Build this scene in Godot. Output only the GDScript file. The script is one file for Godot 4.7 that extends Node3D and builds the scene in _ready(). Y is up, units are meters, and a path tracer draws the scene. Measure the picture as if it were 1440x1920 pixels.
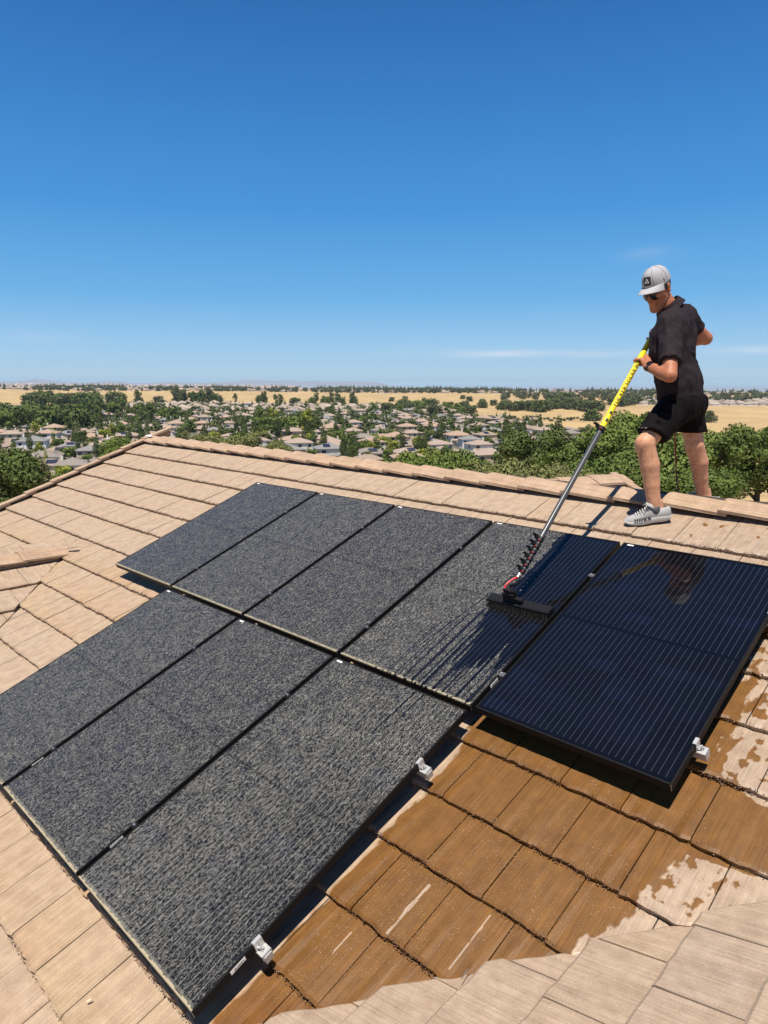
extends Node3D
# A tiled house roof with solar panels, a man washing them with a water-fed pole, and a suburb in the valley behind.
# World frame: x runs along the main ridge, y is up, the main slope falls towards +z. Origin: top left corner of the upper panel row.

const SLOPE := 0.35675                 # roof pitch in radians
const EYE := Vector3(5.966, 1.007, 4.213)
const YAW := 0.77109
const PITCH := -0.18287
const FOCAL := 1283.6 / 1440.0         # focal length in frame widths
var ud := Vector3(1, 0, 0)
var vd := Vector3(0, -sin(SLOPE), cos(SLOPE))
var nd := Vector3(0, cos(SLOPE), sin(SLOPE))
var fh := Vector3(-0.69696, 0, -0.71711)   # the way the valley lies
var rh := Vector3(0.71711, 0, -0.69696)
var rng := RandomNumberGenerator.new()
var taken := {}
var hill_noise := FastNoiseLite.new()
var fold_noise := FastNoiseLite.new()

# ------------------------------------------------------------------ mesh builder
class MB:
	var v := PackedVector3Array()
	var t := PackedVector2Array()
	var t2 := PackedVector2Array()
	var c := PackedColorArray()
	var i := PackedInt32Array()
	var nn := PackedVector3Array()
	var col := Color(1, 1, 1)
	var has_uv2 := false
	func p(a: Vector3, uv := Vector2.ZERO, uv2 := Vector2.ZERO) -> int:
		v.append(a); t.append(uv); t2.append(uv2); c.append(col)
		return v.size() - 1
	func tri(a: int, b: int, d: int) -> void:          # counter-clockwise seen from outside
		i.append(a); i.append(d); i.append(b)
	func quad(a: int, b: int, d: int, e: int) -> void:
		tri(a, b, d); tri(a, d, e)
	func face(a: Vector3, b: Vector3, d: Vector3, e: Vector3) -> void:
		var k := p(a, Vector2(0, 0)); p(b, Vector2(1, 0)); p(d, Vector2(1, 1)); p(e, Vector2(0, 1))
		quad(k, k + 1, k + 2, k + 3)
	func face3(a: Vector3, b: Vector3, d: Vector3) -> void:
		var k := p(a, Vector2(0, 0)); p(b, Vector2(1, 0)); p(d, Vector2(0.5, 1))
		tri(k, k + 1, k + 2)
	func box(x: Transform3D, s: Vector3) -> void:
		var h := s * 0.5
		for ax in 3:
			for sg in [-1.0, 1.0]:
				var o := Vector3.ZERO; var a := Vector3.ZERO; var b := Vector3.ZERO
				o[ax] = sg * h[ax]; a[(ax + 1) % 3] = h[(ax + 1) % 3]; b[(ax + 2) % 3] = h[(ax + 2) % 3] * sg
				face(x * (o - a - b), x * (o + a - b), x * (o + a + b), x * (o - a + b))
	# a box with cut edges on the four long sides of its top face
	func slab(x: Transform3D, s: Vector3, ch: float) -> void:
		var h := s * 0.5
		var rings := [[-h.y, 0.0], [h.y - ch, 0.0], [h.y, ch]]
		var last := -1
		for r in rings:
			var k := v.size()
			for q in [Vector2(-1, -1), Vector2(1, -1), Vector2(1, 1), Vector2(-1, 1)]:
				p(x * Vector3(q.x * (h.x - r[1]), r[0], q.y * (h.z - r[1])))
			if last >= 0:
				for j in 4:
					quad(last + (j + 1) % 4, last + j, k + j, k + (j + 1) % 4)
			last = k
		quad(last + 3, last + 2, last + 1, last)
		quad(last - 8, last - 7, last - 6, last - 5)
	func tube(pts: Array, rad: Array, seg := 12, caps := true) -> void:
		var up := Vector3(0.31, 0.87, 0.38)
		var first := v.size()
		for k in pts.size():
			var d: Vector3 = (pts[mini(k + 1, pts.size() - 1)] - pts[maxi(k - 1, 0)]).normalized()
			var a := d.cross(up).normalized()
			var b := d.cross(a).normalized()
			for j in seg:
				var w := TAU * j / seg
				p(pts[k] + (a * cos(w) + b * sin(w)) * rad[k], Vector2(float(j) / seg, float(k)))
		for k in pts.size() - 1:
			for j in seg:
				var q := first + k * seg
				quad(q + j, q + (j + 1) % seg, q + seg + (j + 1) % seg, q + seg + j)
		if caps:
			var e := first + (pts.size() - 1) * seg
			var m := p(pts[0]); var n := p(pts[pts.size() - 1])
			for j in seg:
				tri(m, first + (j + 1) % seg, first + j)
				tri(n, e + j, e + (j + 1) % seg)
	# rows of points of equal length joined into a sheet
	func sheet(rows: Array, closed := false) -> void:
		var w: int = rows[0].size()
		var k := v.size()
		for r in rows.size():
			for j in w:
				p(rows[r][j], Vector2(float(j) / (w - 1), float(r) / maxi(rows.size() - 1, 1)))
		for r in rows.size() - 1:
			for j in (w if closed else w - 1):
				var a := k + r * w + j
				var b := k + r * w + (j + 1) % w
				quad(a, b, b + w, a + w)
	func mesh(smooth := false, tint := false) -> ArrayMesh:
		var arr := []
		arr.resize(Mesh.ARRAY_MAX)
		arr[Mesh.ARRAY_VERTEX] = v
		arr[Mesh.ARRAY_TEX_UV] = t
		if has_uv2:
			arr[Mesh.ARRAY_TEX_UV2] = t2
		if tint:
			arr[Mesh.ARRAY_COLOR] = c
		arr[Mesh.ARRAY_INDEX] = i
		if smooth:
			if nn.size() != v.size():
				nn.resize(v.size()); nn.fill(Vector3.ZERO)
				for k in range(0, i.size(), 3):
					var a := i[k]; var b := i[k + 1]; var d := i[k + 2]
					var n := (v[d] - v[a]).cross(v[b] - v[a])
					nn[a] += n; nn[b] += n; nn[d] += n
				for k in nn.size():
					nn[k] = nn[k].normalized() if nn[k].length_squared() > 1e-20 else Vector3.UP
			arr[Mesh.ARRAY_NORMAL] = nn
		var m := ArrayMesh.new()
		m.add_surface_from_arrays(Mesh.PRIMITIVE_TRIANGLES, arr)
		return m

# ------------------------------------------------------------------ naming
func numbered(called: String) -> String:
	var n: int = taken.get(called, 0)
	taken[called] = n + 1
	return called if n == 0 else "%s_%03d" % [called, n]

func tag(o: Node3D, label: String, category: String, group := "", kind := "") -> Node3D:
	if label: o.set_meta("label", label)
	if category: o.set_meta("category", category)
	if group: o.set_meta("group", group)
	if kind: o.set_meta("kind", kind)
	return o

func base(called: String, at := Vector3.ZERO) -> Node3D:
	var o := Node3D.new()
	o.name = numbered(called)
	o.position = at
	add_child(o)
	return o

func part(called: String, m: Mesh, mat: Material, parent: Node = null) -> MeshInstance3D:
	var o := MeshInstance3D.new()
	o.mesh = m
	o.material_override = mat
	if parent == null:
		o.name = numbered(called)
		add_child(o)
	else:
		var n := 0
		o.name = called
		var key := "%d/%s" % [parent.get_instance_id(), called]
		n = taken.get(key, 0)
		taken[key] = n + 1
		if n: o.name = "%s_%03d" % [called, n]
		parent.add_child(o, true)
	return o

func put(called: String, mb: MB, mat: Material, parent: Node = null, smooth := false, tint := false) -> MeshInstance3D:
	return part(called, mb.mesh(smooth, tint), mat, parent)

# ------------------------------------------------------------------ materials
func lin(r: float, g: float, b: float) -> Color:
	return Color(r, g, b).linear_to_srgb()

func mat(c: Color, rough := 0.8, metal := 0.0, tint := false) -> StandardMaterial3D:
	var m := StandardMaterial3D.new()
	m.albedo_color = c
	m.roughness = rough
	m.metallic = metal
	m.vertex_color_use_as_albedo = tint
	return m

func noise_of(kind: int, freq: float, oct := 3, sd := 1) -> FastNoiseLite:
	var n := FastNoiseLite.new()
	n.noise_type = kind
	n.frequency = freq
	n.fractal_octaves = oct
	n.seed = sd
	return n

func noise_tex(n: FastNoiseLite, size: int, a := Color.BLACK, b := Color.WHITE) -> ImageTexture:
	var im := n.get_seamless_image(size, size)
	im.convert(Image.FORMAT_RGBA8)
	var g := im.get_data()
	for k in range(0, g.size(), 4):
		var x := g[k] / 255.0
		var q := a.lerp(b, x)
		g[k] = int(q.r * 255.0); g[k + 1] = int(q.g * 255.0); g[k + 2] = int(q.b * 255.0)
	return ImageTexture.create_from_image(Image.create_from_data(size, size, false, Image.FORMAT_RGBA8, g))

func R(u: float, v: float, n: float) -> Vector3:
	return ud * u + vd * v + nd * n

func frame_at(o: Vector3, x: Vector3, y: Vector3, z: Vector3) -> Transform3D:
	return Transform3D(Basis(x, y, z), o)

# combed concrete: streaks along one direction, fine grit across
func combed(size: int, sd: int, lo: float, hi: float) -> Array:
	var long := noise_of(FastNoiseLite.TYPE_VALUE, 0.22, 2, sd).get_seamless_image(size, size / 32)
	long.resize(size, size, Image.INTERPOLATE_BILINEAR)
	var blotch := noise_of(FastNoiseLite.TYPE_SIMPLEX_SMOOTH, 0.012, 4, sd + 1).get_seamless_image(size, size)
	var grit := noise_of(FastNoiseLite.TYPE_VALUE, 0.45, 2, sd + 2).get_seamless_image(size, size)
	var a := long.get_data(); var b := blotch.get_data(); var g := grit.get_data()
	var out := PackedByteArray(); out.resize(size * size * 4)
	var hgt := PackedByteArray(); hgt.resize(size * size)
	for k in size * size:
		var x := a[k] / 255.0
		var w := lo + (hi - lo) * clampf(0.36 * x + 0.26 * b[k] / 255.0 + 0.38 * g[k] / 255.0, 0.0, 1.0)
		var d := (1.0 - b[k] / 255.0) * 0.03
		out[k * 4] = int(clampf(w, 0, 1) * 255)
		out[k * 4 + 1] = int(clampf(w - d * 0.6, 0, 1) * 255)
		out[k * 4 + 2] = int(clampf(w - d * 1.2, 0, 1) * 255)
		out[k * 4 + 3] = 255
		hgt[k] = int(clampf(0.62 * x + 0.38 * g[k] / 255.0, 0, 1) * 255)
	return [ImageTexture.create_from_image(Image.create_from_data(size, size, false, Image.FORMAT_RGBA8, out)), ImageTexture.create_from_image(Image.create_from_data(size, size, false, Image.FORMAT_L8, hgt))]

# ------------------------------------------------------------------ terrain
func ground_y(d: float, s: float) -> float:
	var y := lerpf(-7.3, -28.0, smoothstep(16.0, 215.0, d))
	if d < -5.0:
		y = -7.3
	y += 11.5 * smoothstep(900.0, 2000.0, d)
	y -= 55.0 * smoothstep(2500.0, 5200.0, d)
	y -= 0.0072 * s * smoothstep(150.0, 700.0, d) * (1.0 - smoothstep(2500.0, 4000.0, d))
	y += hill_noise.get_noise_2d(d * 0.5, s * 0.5) * 2.2 * smoothstep(150.0, 900.0, d)
	return y

func place(d: float, s: float) -> Vector3:
	var g := Vector3(EYE.x, 0, EYE.z) + fh * d + rh * s
	g.y = ground_y(d, s)
	return g

func spread(px: float, d: float) -> float:       # sideways metres of a bearing, given as a column of a 1440 wide frame
	var depth := d * cos(PITCH) + 28.0 * -sin(PITCH)
	return (px - 720.0) / 1283.6 * depth

func column_of(d: float, s: float) -> float:
	return 720.0 + 1283.6 * s / (d * cos(PITCH) + 28.0 * -sin(PITCH))

# ------------------------------------------------------------------ sky, sun, camera, then the place
const EXPOSURE := 1.4
# the air from the horizon up, and thin wisps of cloud
func air() -> ImageTexture:
	var w := 2048; var h := 1024
	var im := Image.create(w, h, false, Image.FORMAT_RGBF)
	var steps := [[-1.0, 0.46, 0.64, 0.77], [0.97, 0.445, 0.645, 0.805], [3.1, 0.335, 0.592, 0.845], [6.83, 0.160, 0.450, 0.808], [13.09, 0.072, 0.309, 0.703], [20.14, 0.045, 0.217, 0.572], [26.3, 0.029, 0.152, 0.447], [45.0, 0.019, 0.098, 0.32], [91.0, 0.014, 0.072, 0.25]]
	for y in h:
		var el := 90.0 - 180.0 * (y + 0.5) / h
		var c := Color(0.42, 0.56, 0.66)
		if el > -1.0:
			for k in steps.size() - 1:
				if el >= steps[k][0] and el < steps[k + 1][0]:
					var f: float = (el - steps[k][0]) / (steps[k + 1][0] - steps[k][0])
					c = Color(steps[k][1], steps[k][2], steps[k][3]).lerp(Color(steps[k + 1][1], steps[k + 1][2], steps[k + 1][3]), f)
		im.fill_rect(Rect2i(0, y, w, 1), Color(c.r / EXPOSURE, c.g / EXPOSURE, c.b / EXPOSURE))
	var n := noise_of(FastNoiseLite.TYPE_SIMPLEX_SMOOTH, 0.02, 4, 14)
	# bearing in degrees right of the view, height, half width, half height, density
	var wisps := [[20.3, 9.6, 2.2, 0.26, 0.24], [11.0, 2.6, 7.5, 0.15, 0.70], [27.6, 2.6, 3.6, 0.17, 0.75], [17.5, 2.45, 4.0, 0.13, 0.55], [-27.0, 3.4, 5.0, 0.5, 0.10], [4.0, 2.9, 6.0, 0.3, 0.10], [70.0, 3.2, 9.0, 0.4, 0.3], [-70.0, 2.8, 9.0, 0.4, 0.25], [130.0, 3.4, 10.0, 0.4, 0.3], [-140.0, 3.0, 10.0, 0.4, 0.3], [180.0, 4.0, 8.0, 0.4, 0.25]]
	for e in wisps:
		var dir: Vector3 = fh * cos(deg_to_rad(e[0])) + rh * sin(deg_to_rad(e[0]))
		var cx := fposmod(atan2(dir.x, -dir.z) / TAU, 1.0) * w
		var cy: float = (0.5 - e[1] / 180.0) * h
		var hw: float = e[2] / 360.0 * w
		var hh: float = e[3] / 180.0 * h * 1.6
		for y in range(int(cy - hh * 2.5), int(cy + hh * 2.5) + 1):
			for x in range(int(cx - hw * 2), int(cx + hw * 2) + 1):
				var dx := (x - cx) / hw
				var dy := (y - cy) / hh - 0.5 * n.get_noise_2d(x * 0.7, 3.0)
				var a := exp(-dx * dx * 1.6 - dy * dy * 1.2) * clampf(0.65 + 0.9 * n.get_noise_2d(x * 0.8, y * 5.0), 0.0, 1.4) * float(e[4])
				var px := posmod(x, w)
				im.set_pixel(px, y, im.get_pixel(px, y).lerp(Color(0.80, 0.84, 0.90) / EXPOSURE, clampf(a, 0, 1)))
	return ImageTexture.create_from_image(im)

func _ready() -> void:
	rng.seed = 2024
	var cam := Camera3D.new()
	cam.name = "camera"
	cam.position = EYE
	cam.rotation = Vector3(PITCH, YAW, 0)
	cam.keep_aspect = Camera3D.KEEP_HEIGHT
	cam.fov = rad_to_deg(2.0 * atan(960.0 / 1283.6))
	cam.near = 0.05
	cam.far = 30000.0
	add_child(cam)
	cam.current = true
	var env := Environment.new()
	env.background_mode = Environment.BG_SKY
	var sky := PanoramaSkyMaterial.new()
	sky.panorama = air()
	env.sky = Sky.new()
	env.sky.sky_material = sky
	env.tonemap_mode = Environment.TONE_MAPPER_LINEAR
	env.tonemap_exposure = EXPOSURE
	env.sdfgi_enabled = true; env.ssao_enabled = true; env.ssil_enabled = true
	env.fog_enabled = true
	env.fog_density = 0.00005
	env.fog_light_color = Color(0.80, 0.88, 0.97)
	var we := WorldEnvironment.new()
	we.name = "environment"
	we.environment = env
	add_child(we)
	var sun := DirectionalLight3D.new()
	sun.name = "sun"
	sun.light_energy = 1.6
	sun.light_color = Color(1.0, 0.965, 0.91)
	sun.light_angular_distance = 0.53
	sun.shadow_enabled = true
	sun.look_at_from_position(Vector3.ZERO, Vector3(-0.17, 0, 0) + vd * 0.08 - nd, Vector3.UP)
	add_child(sun)

	build_land()
	build_house()
	build_panels()
	build_pole()
	build_man()
	build_suburb()
	build_trees()

# ------------------------------------------------------------------ the house roof
var tiles := []            # every tile as {mb, size, parent, mat}

# one tile: columns of points from its covered head to its ragged butt edge
func tile(o: Vector3, ax: Vector3, bx: Vector3, nx: Vector3, a0: float, a1: float, b0: float, b1: float, lim: Callable, parent: Node, m: Material, skew: float, wet: bool, deep := 0.040) -> void:
	var q := MB.new()
	var tone := rng.randf_range(0.96, 1.04)
	var warm := rng.randf_range(-0.035, 0.035)
	q.col = Color(tone * (1.0 + warm * 0.4), tone, tone * (1.0 - warm))
	var k := 8
	var plain_tone := q.col
	var stain := 0.0
	if bx == vd and b1 > 3.35 and b1 < 4.3 and a0 > 0.7 and a0 < 4.2: stain = 1.0 if b1 < 3.6 else 0.55
	if bx == vd and b1 > 1.7 and b1 < 2.6 and a0 < 1.0: stain = 0.5
	var off := Vector2(rng.randf(), rng.randf())
	var lift := rng.randf_range(-0.002, 0.002)
	var push := rng.randf_range(-0.004, 0.004)
	var rows := []
	var any := false
	var ragged := rng.randf_range(-0.018, 0.016)
	q.has_uv2 = wet
	for j in k + 1:
		var a := lerpf(a0, a1, float(j) / k)
		var jb := push + rng.randf_range(-0.006, 0.005) * (1.0 if bx == vd else 0.45)
		var jn := lift + rng.randf_range(-0.005, 0.001)
		var e := b1 + skew * (a + 4.1) / 9.0 + jb
		var h := b0 + skew * (a + 4.1) / 9.0
		var l: float = lim.call(a)
		var cut := false
		if e > l:
			e = l + ragged + rng.randf_range(-0.008, 0.006); cut = true
		var h2 := minf(h, e - 0.001)
		if e > h + 0.01: any = true
		var at := func(b: float, n: float) -> Vector3: return o + ax * a + bx * b + nx * n
		var f := (e - h) / (b1 - b0)
		var top := lerpf(-0.036, 0.0, f) + jn
		var row := []
		row.append([at.call(h2, -0.036 + lift), h2])
		row.append([at.call(maxf(h2, e - 0.014), top), e - 0.014])
		row.append([at.call(e, top - (0.002 if cut else 0.007)), e])
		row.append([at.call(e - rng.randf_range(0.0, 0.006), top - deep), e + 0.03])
		rows.append([a, row])
	if not any: return
	for r in rows:
		for x in r[1]:
			var uv := Vector2(r[0] / 0.6, x[1] / 0.6) + off
			var uv2 := Vector2(clampf((r[0] - 3.9) / 2.3, 0.002, 0.998), clampf((x[1] + 0.8) / 4.5, 0.002, 0.998))
			if stain > 0.0:
				var f := clampf((x[1] - b0) / (b1 - b0), 0.0, 1.0)
				q.col = plain_tone * Color(1.08, 1.05, 1.02).lerp(Color(0.98, 0.86, 0.70), smoothstep(0.15, 0.62, f) * stain)
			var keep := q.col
			if x == r[1][3]: q.col = keep * Color(0.50, 0.40, 0.33)  # brown aggregate of the butt face, with its shade painted in too
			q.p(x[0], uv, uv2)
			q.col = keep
	for j in k:
		for r in 3:
			var s := j * 4 + r
			q.quad(s + 1, s + 5, s + 4, s)
	for j in [0, k]:            # the two long sides
		var s: int = j * 4
		var e := q.p(q.v[s] - nx * 0.02, q.t[s], q.t2[s])
		if j == 0:
			q.quad(s, e, s + 3, s + 1); q.tri(s + 1, s + 3, s + 2)
		else:
			q.quad(e, s, s + 1, s + 3); q.tri(s + 3, s + 1, s + 2)
	var mid := q.v[5]
	var dep := (mid - EYE).dot(fh) * cos(PITCH) + (mid.y - EYE.y) * sin(PITCH)
	var x := (mid - EYE).dot(rh) / maxf(dep, 0.05)
	var up := ((mid - EYE).y * cos(PITCH) - (mid - EYE).dot(fh) * sin(PITCH)) / maxf(dep, 0.05)
	var seen := dep > 0.4 and absf(x) < 0.62 and absf(up) < 0.82
	var face := absf((mid - EYE).normalized().dot(nx))
	tiles.append({"mb": q, "size": (face / (dep * dep)) if seen else 0.0, "at": mid, "parent": parent, "mat": m, "n": "roof_tile"})

func settle_tiles(hidden: Callable) -> void:
	for q in tiles:
		if hidden.call(q.at): q.size = 0.0
	tiles.sort_custom(func(a, b): return a.size > b.size)
	var rest := {}
	for k in tiles.size():
		var q = tiles[k]
		if k < 300 and q.size > 0.0:
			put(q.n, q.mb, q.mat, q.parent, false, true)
		else:
			var key = [q.parent, q.mat]
			if not rest.has(key): rest[key] = MB.new()
			var r: MB = rest[key]
			var b := r.v.size()
			r.v.append_array(q.mb.v); r.t.append_array(q.mb.t); r.t2.append_array(q.mb.t2); r.c.append_array(q.mb.c)
			r.has_uv2 = q.mb.has_uv2
			for x in q.mb.i: r.i.append(x + b)
	for key in rest:
		put("covered_tiles", rest[key], key[1], key[0], false, true).set_meta("kind", "stuff")

# a bent cap tile: two wings that meet over the ridge line; its butt end stands proud of the neighbour it overlaps
func cap_tile(at: Vector3, along: Vector3, left: Vector3, right: Vector3, up: Vector3, length: float, wing: float, rise: float, m: Material, parent: Node) -> void:
	var q := MB.new()
	var tone := rng.randf_range(0.95, 1.08)
	q.col = Color(tone, tone * rng.randf_range(0.98, 1.0), tone * rng.randf_range(0.95, 1.0))
	var th := 0.022
	var off := Vector2(rng.randf(), rng.randf())
	var lines := [[left, wing], [left, wing * 0.12], [right, wing * 0.12], [right, wing]]
	var top := []; var low := []
	for e in 3:                     # butt, near the butt, head
		var f: float = [0.0, 0.05, 1.0][e]
		var rs := lerpf(rise, 0.002, f) - (0.004 if e == 0 else 0.0)
		for side in 2:
			var row := []
			for l in lines:
				var w: float = l[1] * (1.0 - 0.06 * f)
				var b: Vector3 = at + along * (length * f) + l[0] * w + up * (rs + th * (1 - side) + 0.012) + l[0] * rng.randf_range(-0.003, 0.003)
				row.append(b)
			(top if side == 0 else low).append(row)
	for e in 3:
		for j in 4:
			q.p(top[e][j], Vector2(j * 0.1 + off.x, e * 0.5 + off.y))
	for e in 3:
		for j in 4:
			q.p(low[e][j], Vector2(j * 0.1 + off.x, e * 0.5 + off.y))
	for e in 2:
		for j in 3:
			var a := e * 4 + j
			q.quad(a, a + 4, a + 5, a + 1)
			q.quad(a + 13, a + 17, a + 16, a + 12)
	for j in 3:
		q.quad(j, j + 1, j + 13, j + 12); q.quad(j + 9, j + 8, j + 20, j + 21)
	for e in 2:
		var a := e * 4
		q.quad(a, a + 12, a + 16, a + 4); q.quad(a + 3, a + 7, a + 19, a + 15)
	put("cap_tile", q, m, parent, false, true)

# crumbs of concrete, moss and grit caught along the butt edges
func crumbs(house: Node3D, butts: Array, skew: Array, m: Material) -> void:
	var q := MB.new()
	q.sheet([[Vector3(-0.5, 0, -0.5), Vector3(0, 0.1, -0.6), Vector3(0.5, 0, -0.45)], [Vector3(-0.6, 0.1, 0.05), Vector3(0.05, 0.5, 0), Vector3(0.55, 0.15, 0.1)], [Vector3(-0.4, 0, 0.5), Vector3(0.1, 0.05, 0.6), Vector3(0.5, -0.05, 0.4)]])
	var mm := MultiMesh.new()
	mm.transform_format = MultiMesh.TRANSFORM_3D
	mm.use_colors = true
	mm.mesh = q.mesh(false, true)
	var xs := []; var cs := []
	var clump := noise_of(FastNoiseLite.TYPE_SIMPLEX_SMOOTH, 1.4, 2, 17)
	for k in butts.size():
		var n := 4200 if k < 8 else 2600
		for j in n:
			var u := rng.randf_range(-4.05, 6.2)
			if k > 7: u = rng.randf_range(-1.0, 5.4)
			var e: float = butts[k] + skew[k] * (u + 4.1) / 9.0
			if e > 1.90 + (5.456 - u) * 1.067 - 0.03 or e > 1.66 + absf(u + 1.36) * 1.01: continue
			if clump.get_noise_2d(u, k * 7.0) < rng.randf_range(-0.5, 0.35): continue
			var sz := rng.randf_range(0.002, 0.0065) * (1.0 if e < 1.5 else 0.8)
			var out := rng.randf_range(-0.007, 0.007)
			var low := rng.randf_range(0.0, 0.032)
			xs.append(Transform3D(Basis(ud * sz, nd * sz, vd * sz).rotated(nd, rng.randf() * TAU), R(u, e + out, -0.131 - low * (0.4 if out < 0.0 else 1.0))))
			var t := rng.randf_range(0.35, 1.0)
			var c := Color(0.42, 0.29, 0.20).lerp(Color(0.16, 0.085, 0.045), rng.randf()) * t
			c.a = 1.0
			if u > 4.1 and u < 5.2 and e > 1.6: c = Color(c.r * 0.55, c.g * 0.42, c.b * 0.3)
			cs.append(c)
	mm.instance_count = xs.size()
	for k in xs.size():
		mm.set_instance_transform(k, xs[k]); mm.set_instance_color(k, cs[k])
	var o := MultiMeshInstance3D.new()
	o.name = "edge_grit"
	o.multimesh = mm
	o.material_override = mat(Color(1, 1, 1), 0.95, 0.0, true)
	o.set_meta("kind", "stuff")
	house.add_child(o)

func wet_texture() -> ImageTexture:
	var w := 760; var h := 1480
	var n1 := noise_of(FastNoiseLite.TYPE_SIMPLEX_SMOOTH, 0.03, 4, 41).get_image(w, h).get_data()
	var thin := noise_of(FastNoiseLite.TYPE_SIMPLEX_SMOOTH, 0.05, 3, 43).get_image(w, h / 4)
	thin.resize(w, h)
	var n2 := thin.get_data()
	var out := PackedByteArray(); out.resize(w * h * 4)
	for y in h:
		var v := -0.8 + 4.5 * (y + 0.5) / h
		var right := 5.16 - (v - 1.85) * 0.27
		if v < 1.85: right = lerpf(5.47, 5.16, smoothstep(1.79, 1.86, v))
		if v < 1.56: right = lerpf(5.12, 5.47, smoothstep(1.40, 1.56, v))
		if v < 1.42: right = lerpf(5.04, 5.13, smoothstep(0.5, 1.42, v))
		var leftm := lerpf(4.0, 4.045, smoothstep(1.72, 1.95, v)) - 0.030 * smoothstep(2.0, 3.1, v)
		for x in w:
			var u := 3.9 + 2.3 * (x + 0.5) / w
			var k := y * w + x
			var a := n1[k] / 255.0 - 0.5
			var b := n2[k] / 255.0 - 0.5
			var s := minf((right - u) / 0.05, (u - leftm) / 0.035)
			s = minf(s, (v - 1.50) / 0.03) if u < 4.95 else s
			s += (a * 1.9 + b * 2.4) * (1.0 if u > 4.3 else 0.35)
			# splashes beyond the edge
			if u > 5.0 and v > 0.55 and v < 2.1:
				var near := 1.0 - absf(u - 5.12 - 0.12 * b) / 0.16
				s = maxf(s, (a * 5.0 + b * 3.0) + near * 1.0 - 1.15)
			if v < 0.35:
				s = maxf(-1.0, a * 9.0 + b * 5.0 - 3.0) if u > 4.3 else -1.0
			# joints that stayed dry
			var j1 := absf(u - 4.358 + 0.004 * b) / (0.009 + 0.016 * b)
			if v > 2.50 and v < 2.765 and j1 < 1.0: s = -1.0
			if v > 2.47 and v < 2.73 and absf(u - 4.642) < 0.0025 + 0.006 * b: s = -1.0
			if v > 2.83 and v < 3.06 and absf(u - 4.215) < 0.0015 + 0.009 * b: s = -1.0
			if v > 2.13 and v < 2.28 and absf(u - 4.505) < 0.0005 + 0.006 * b: s = -1.0
			var al := smoothstep(-0.22, 0.26, s)
			var shade := 1.0 + b * 0.10 + a * 0.06
			out[k * 4] = int(clampf(0.690 * shade, 0, 1) * 255); out[k * 4 + 1] = int(clampf(0.545 * shade, 0, 1) * 255); out[k * 4 + 2] = int(clampf(0.295 * shade, 0, 1) * 255)
			out[k * 4 + 3] = int(al * 255)
	return ImageTexture.create_from_image(Image.create_from_data(w, h, false, Image.FORMAT_RGBA8, out))

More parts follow.
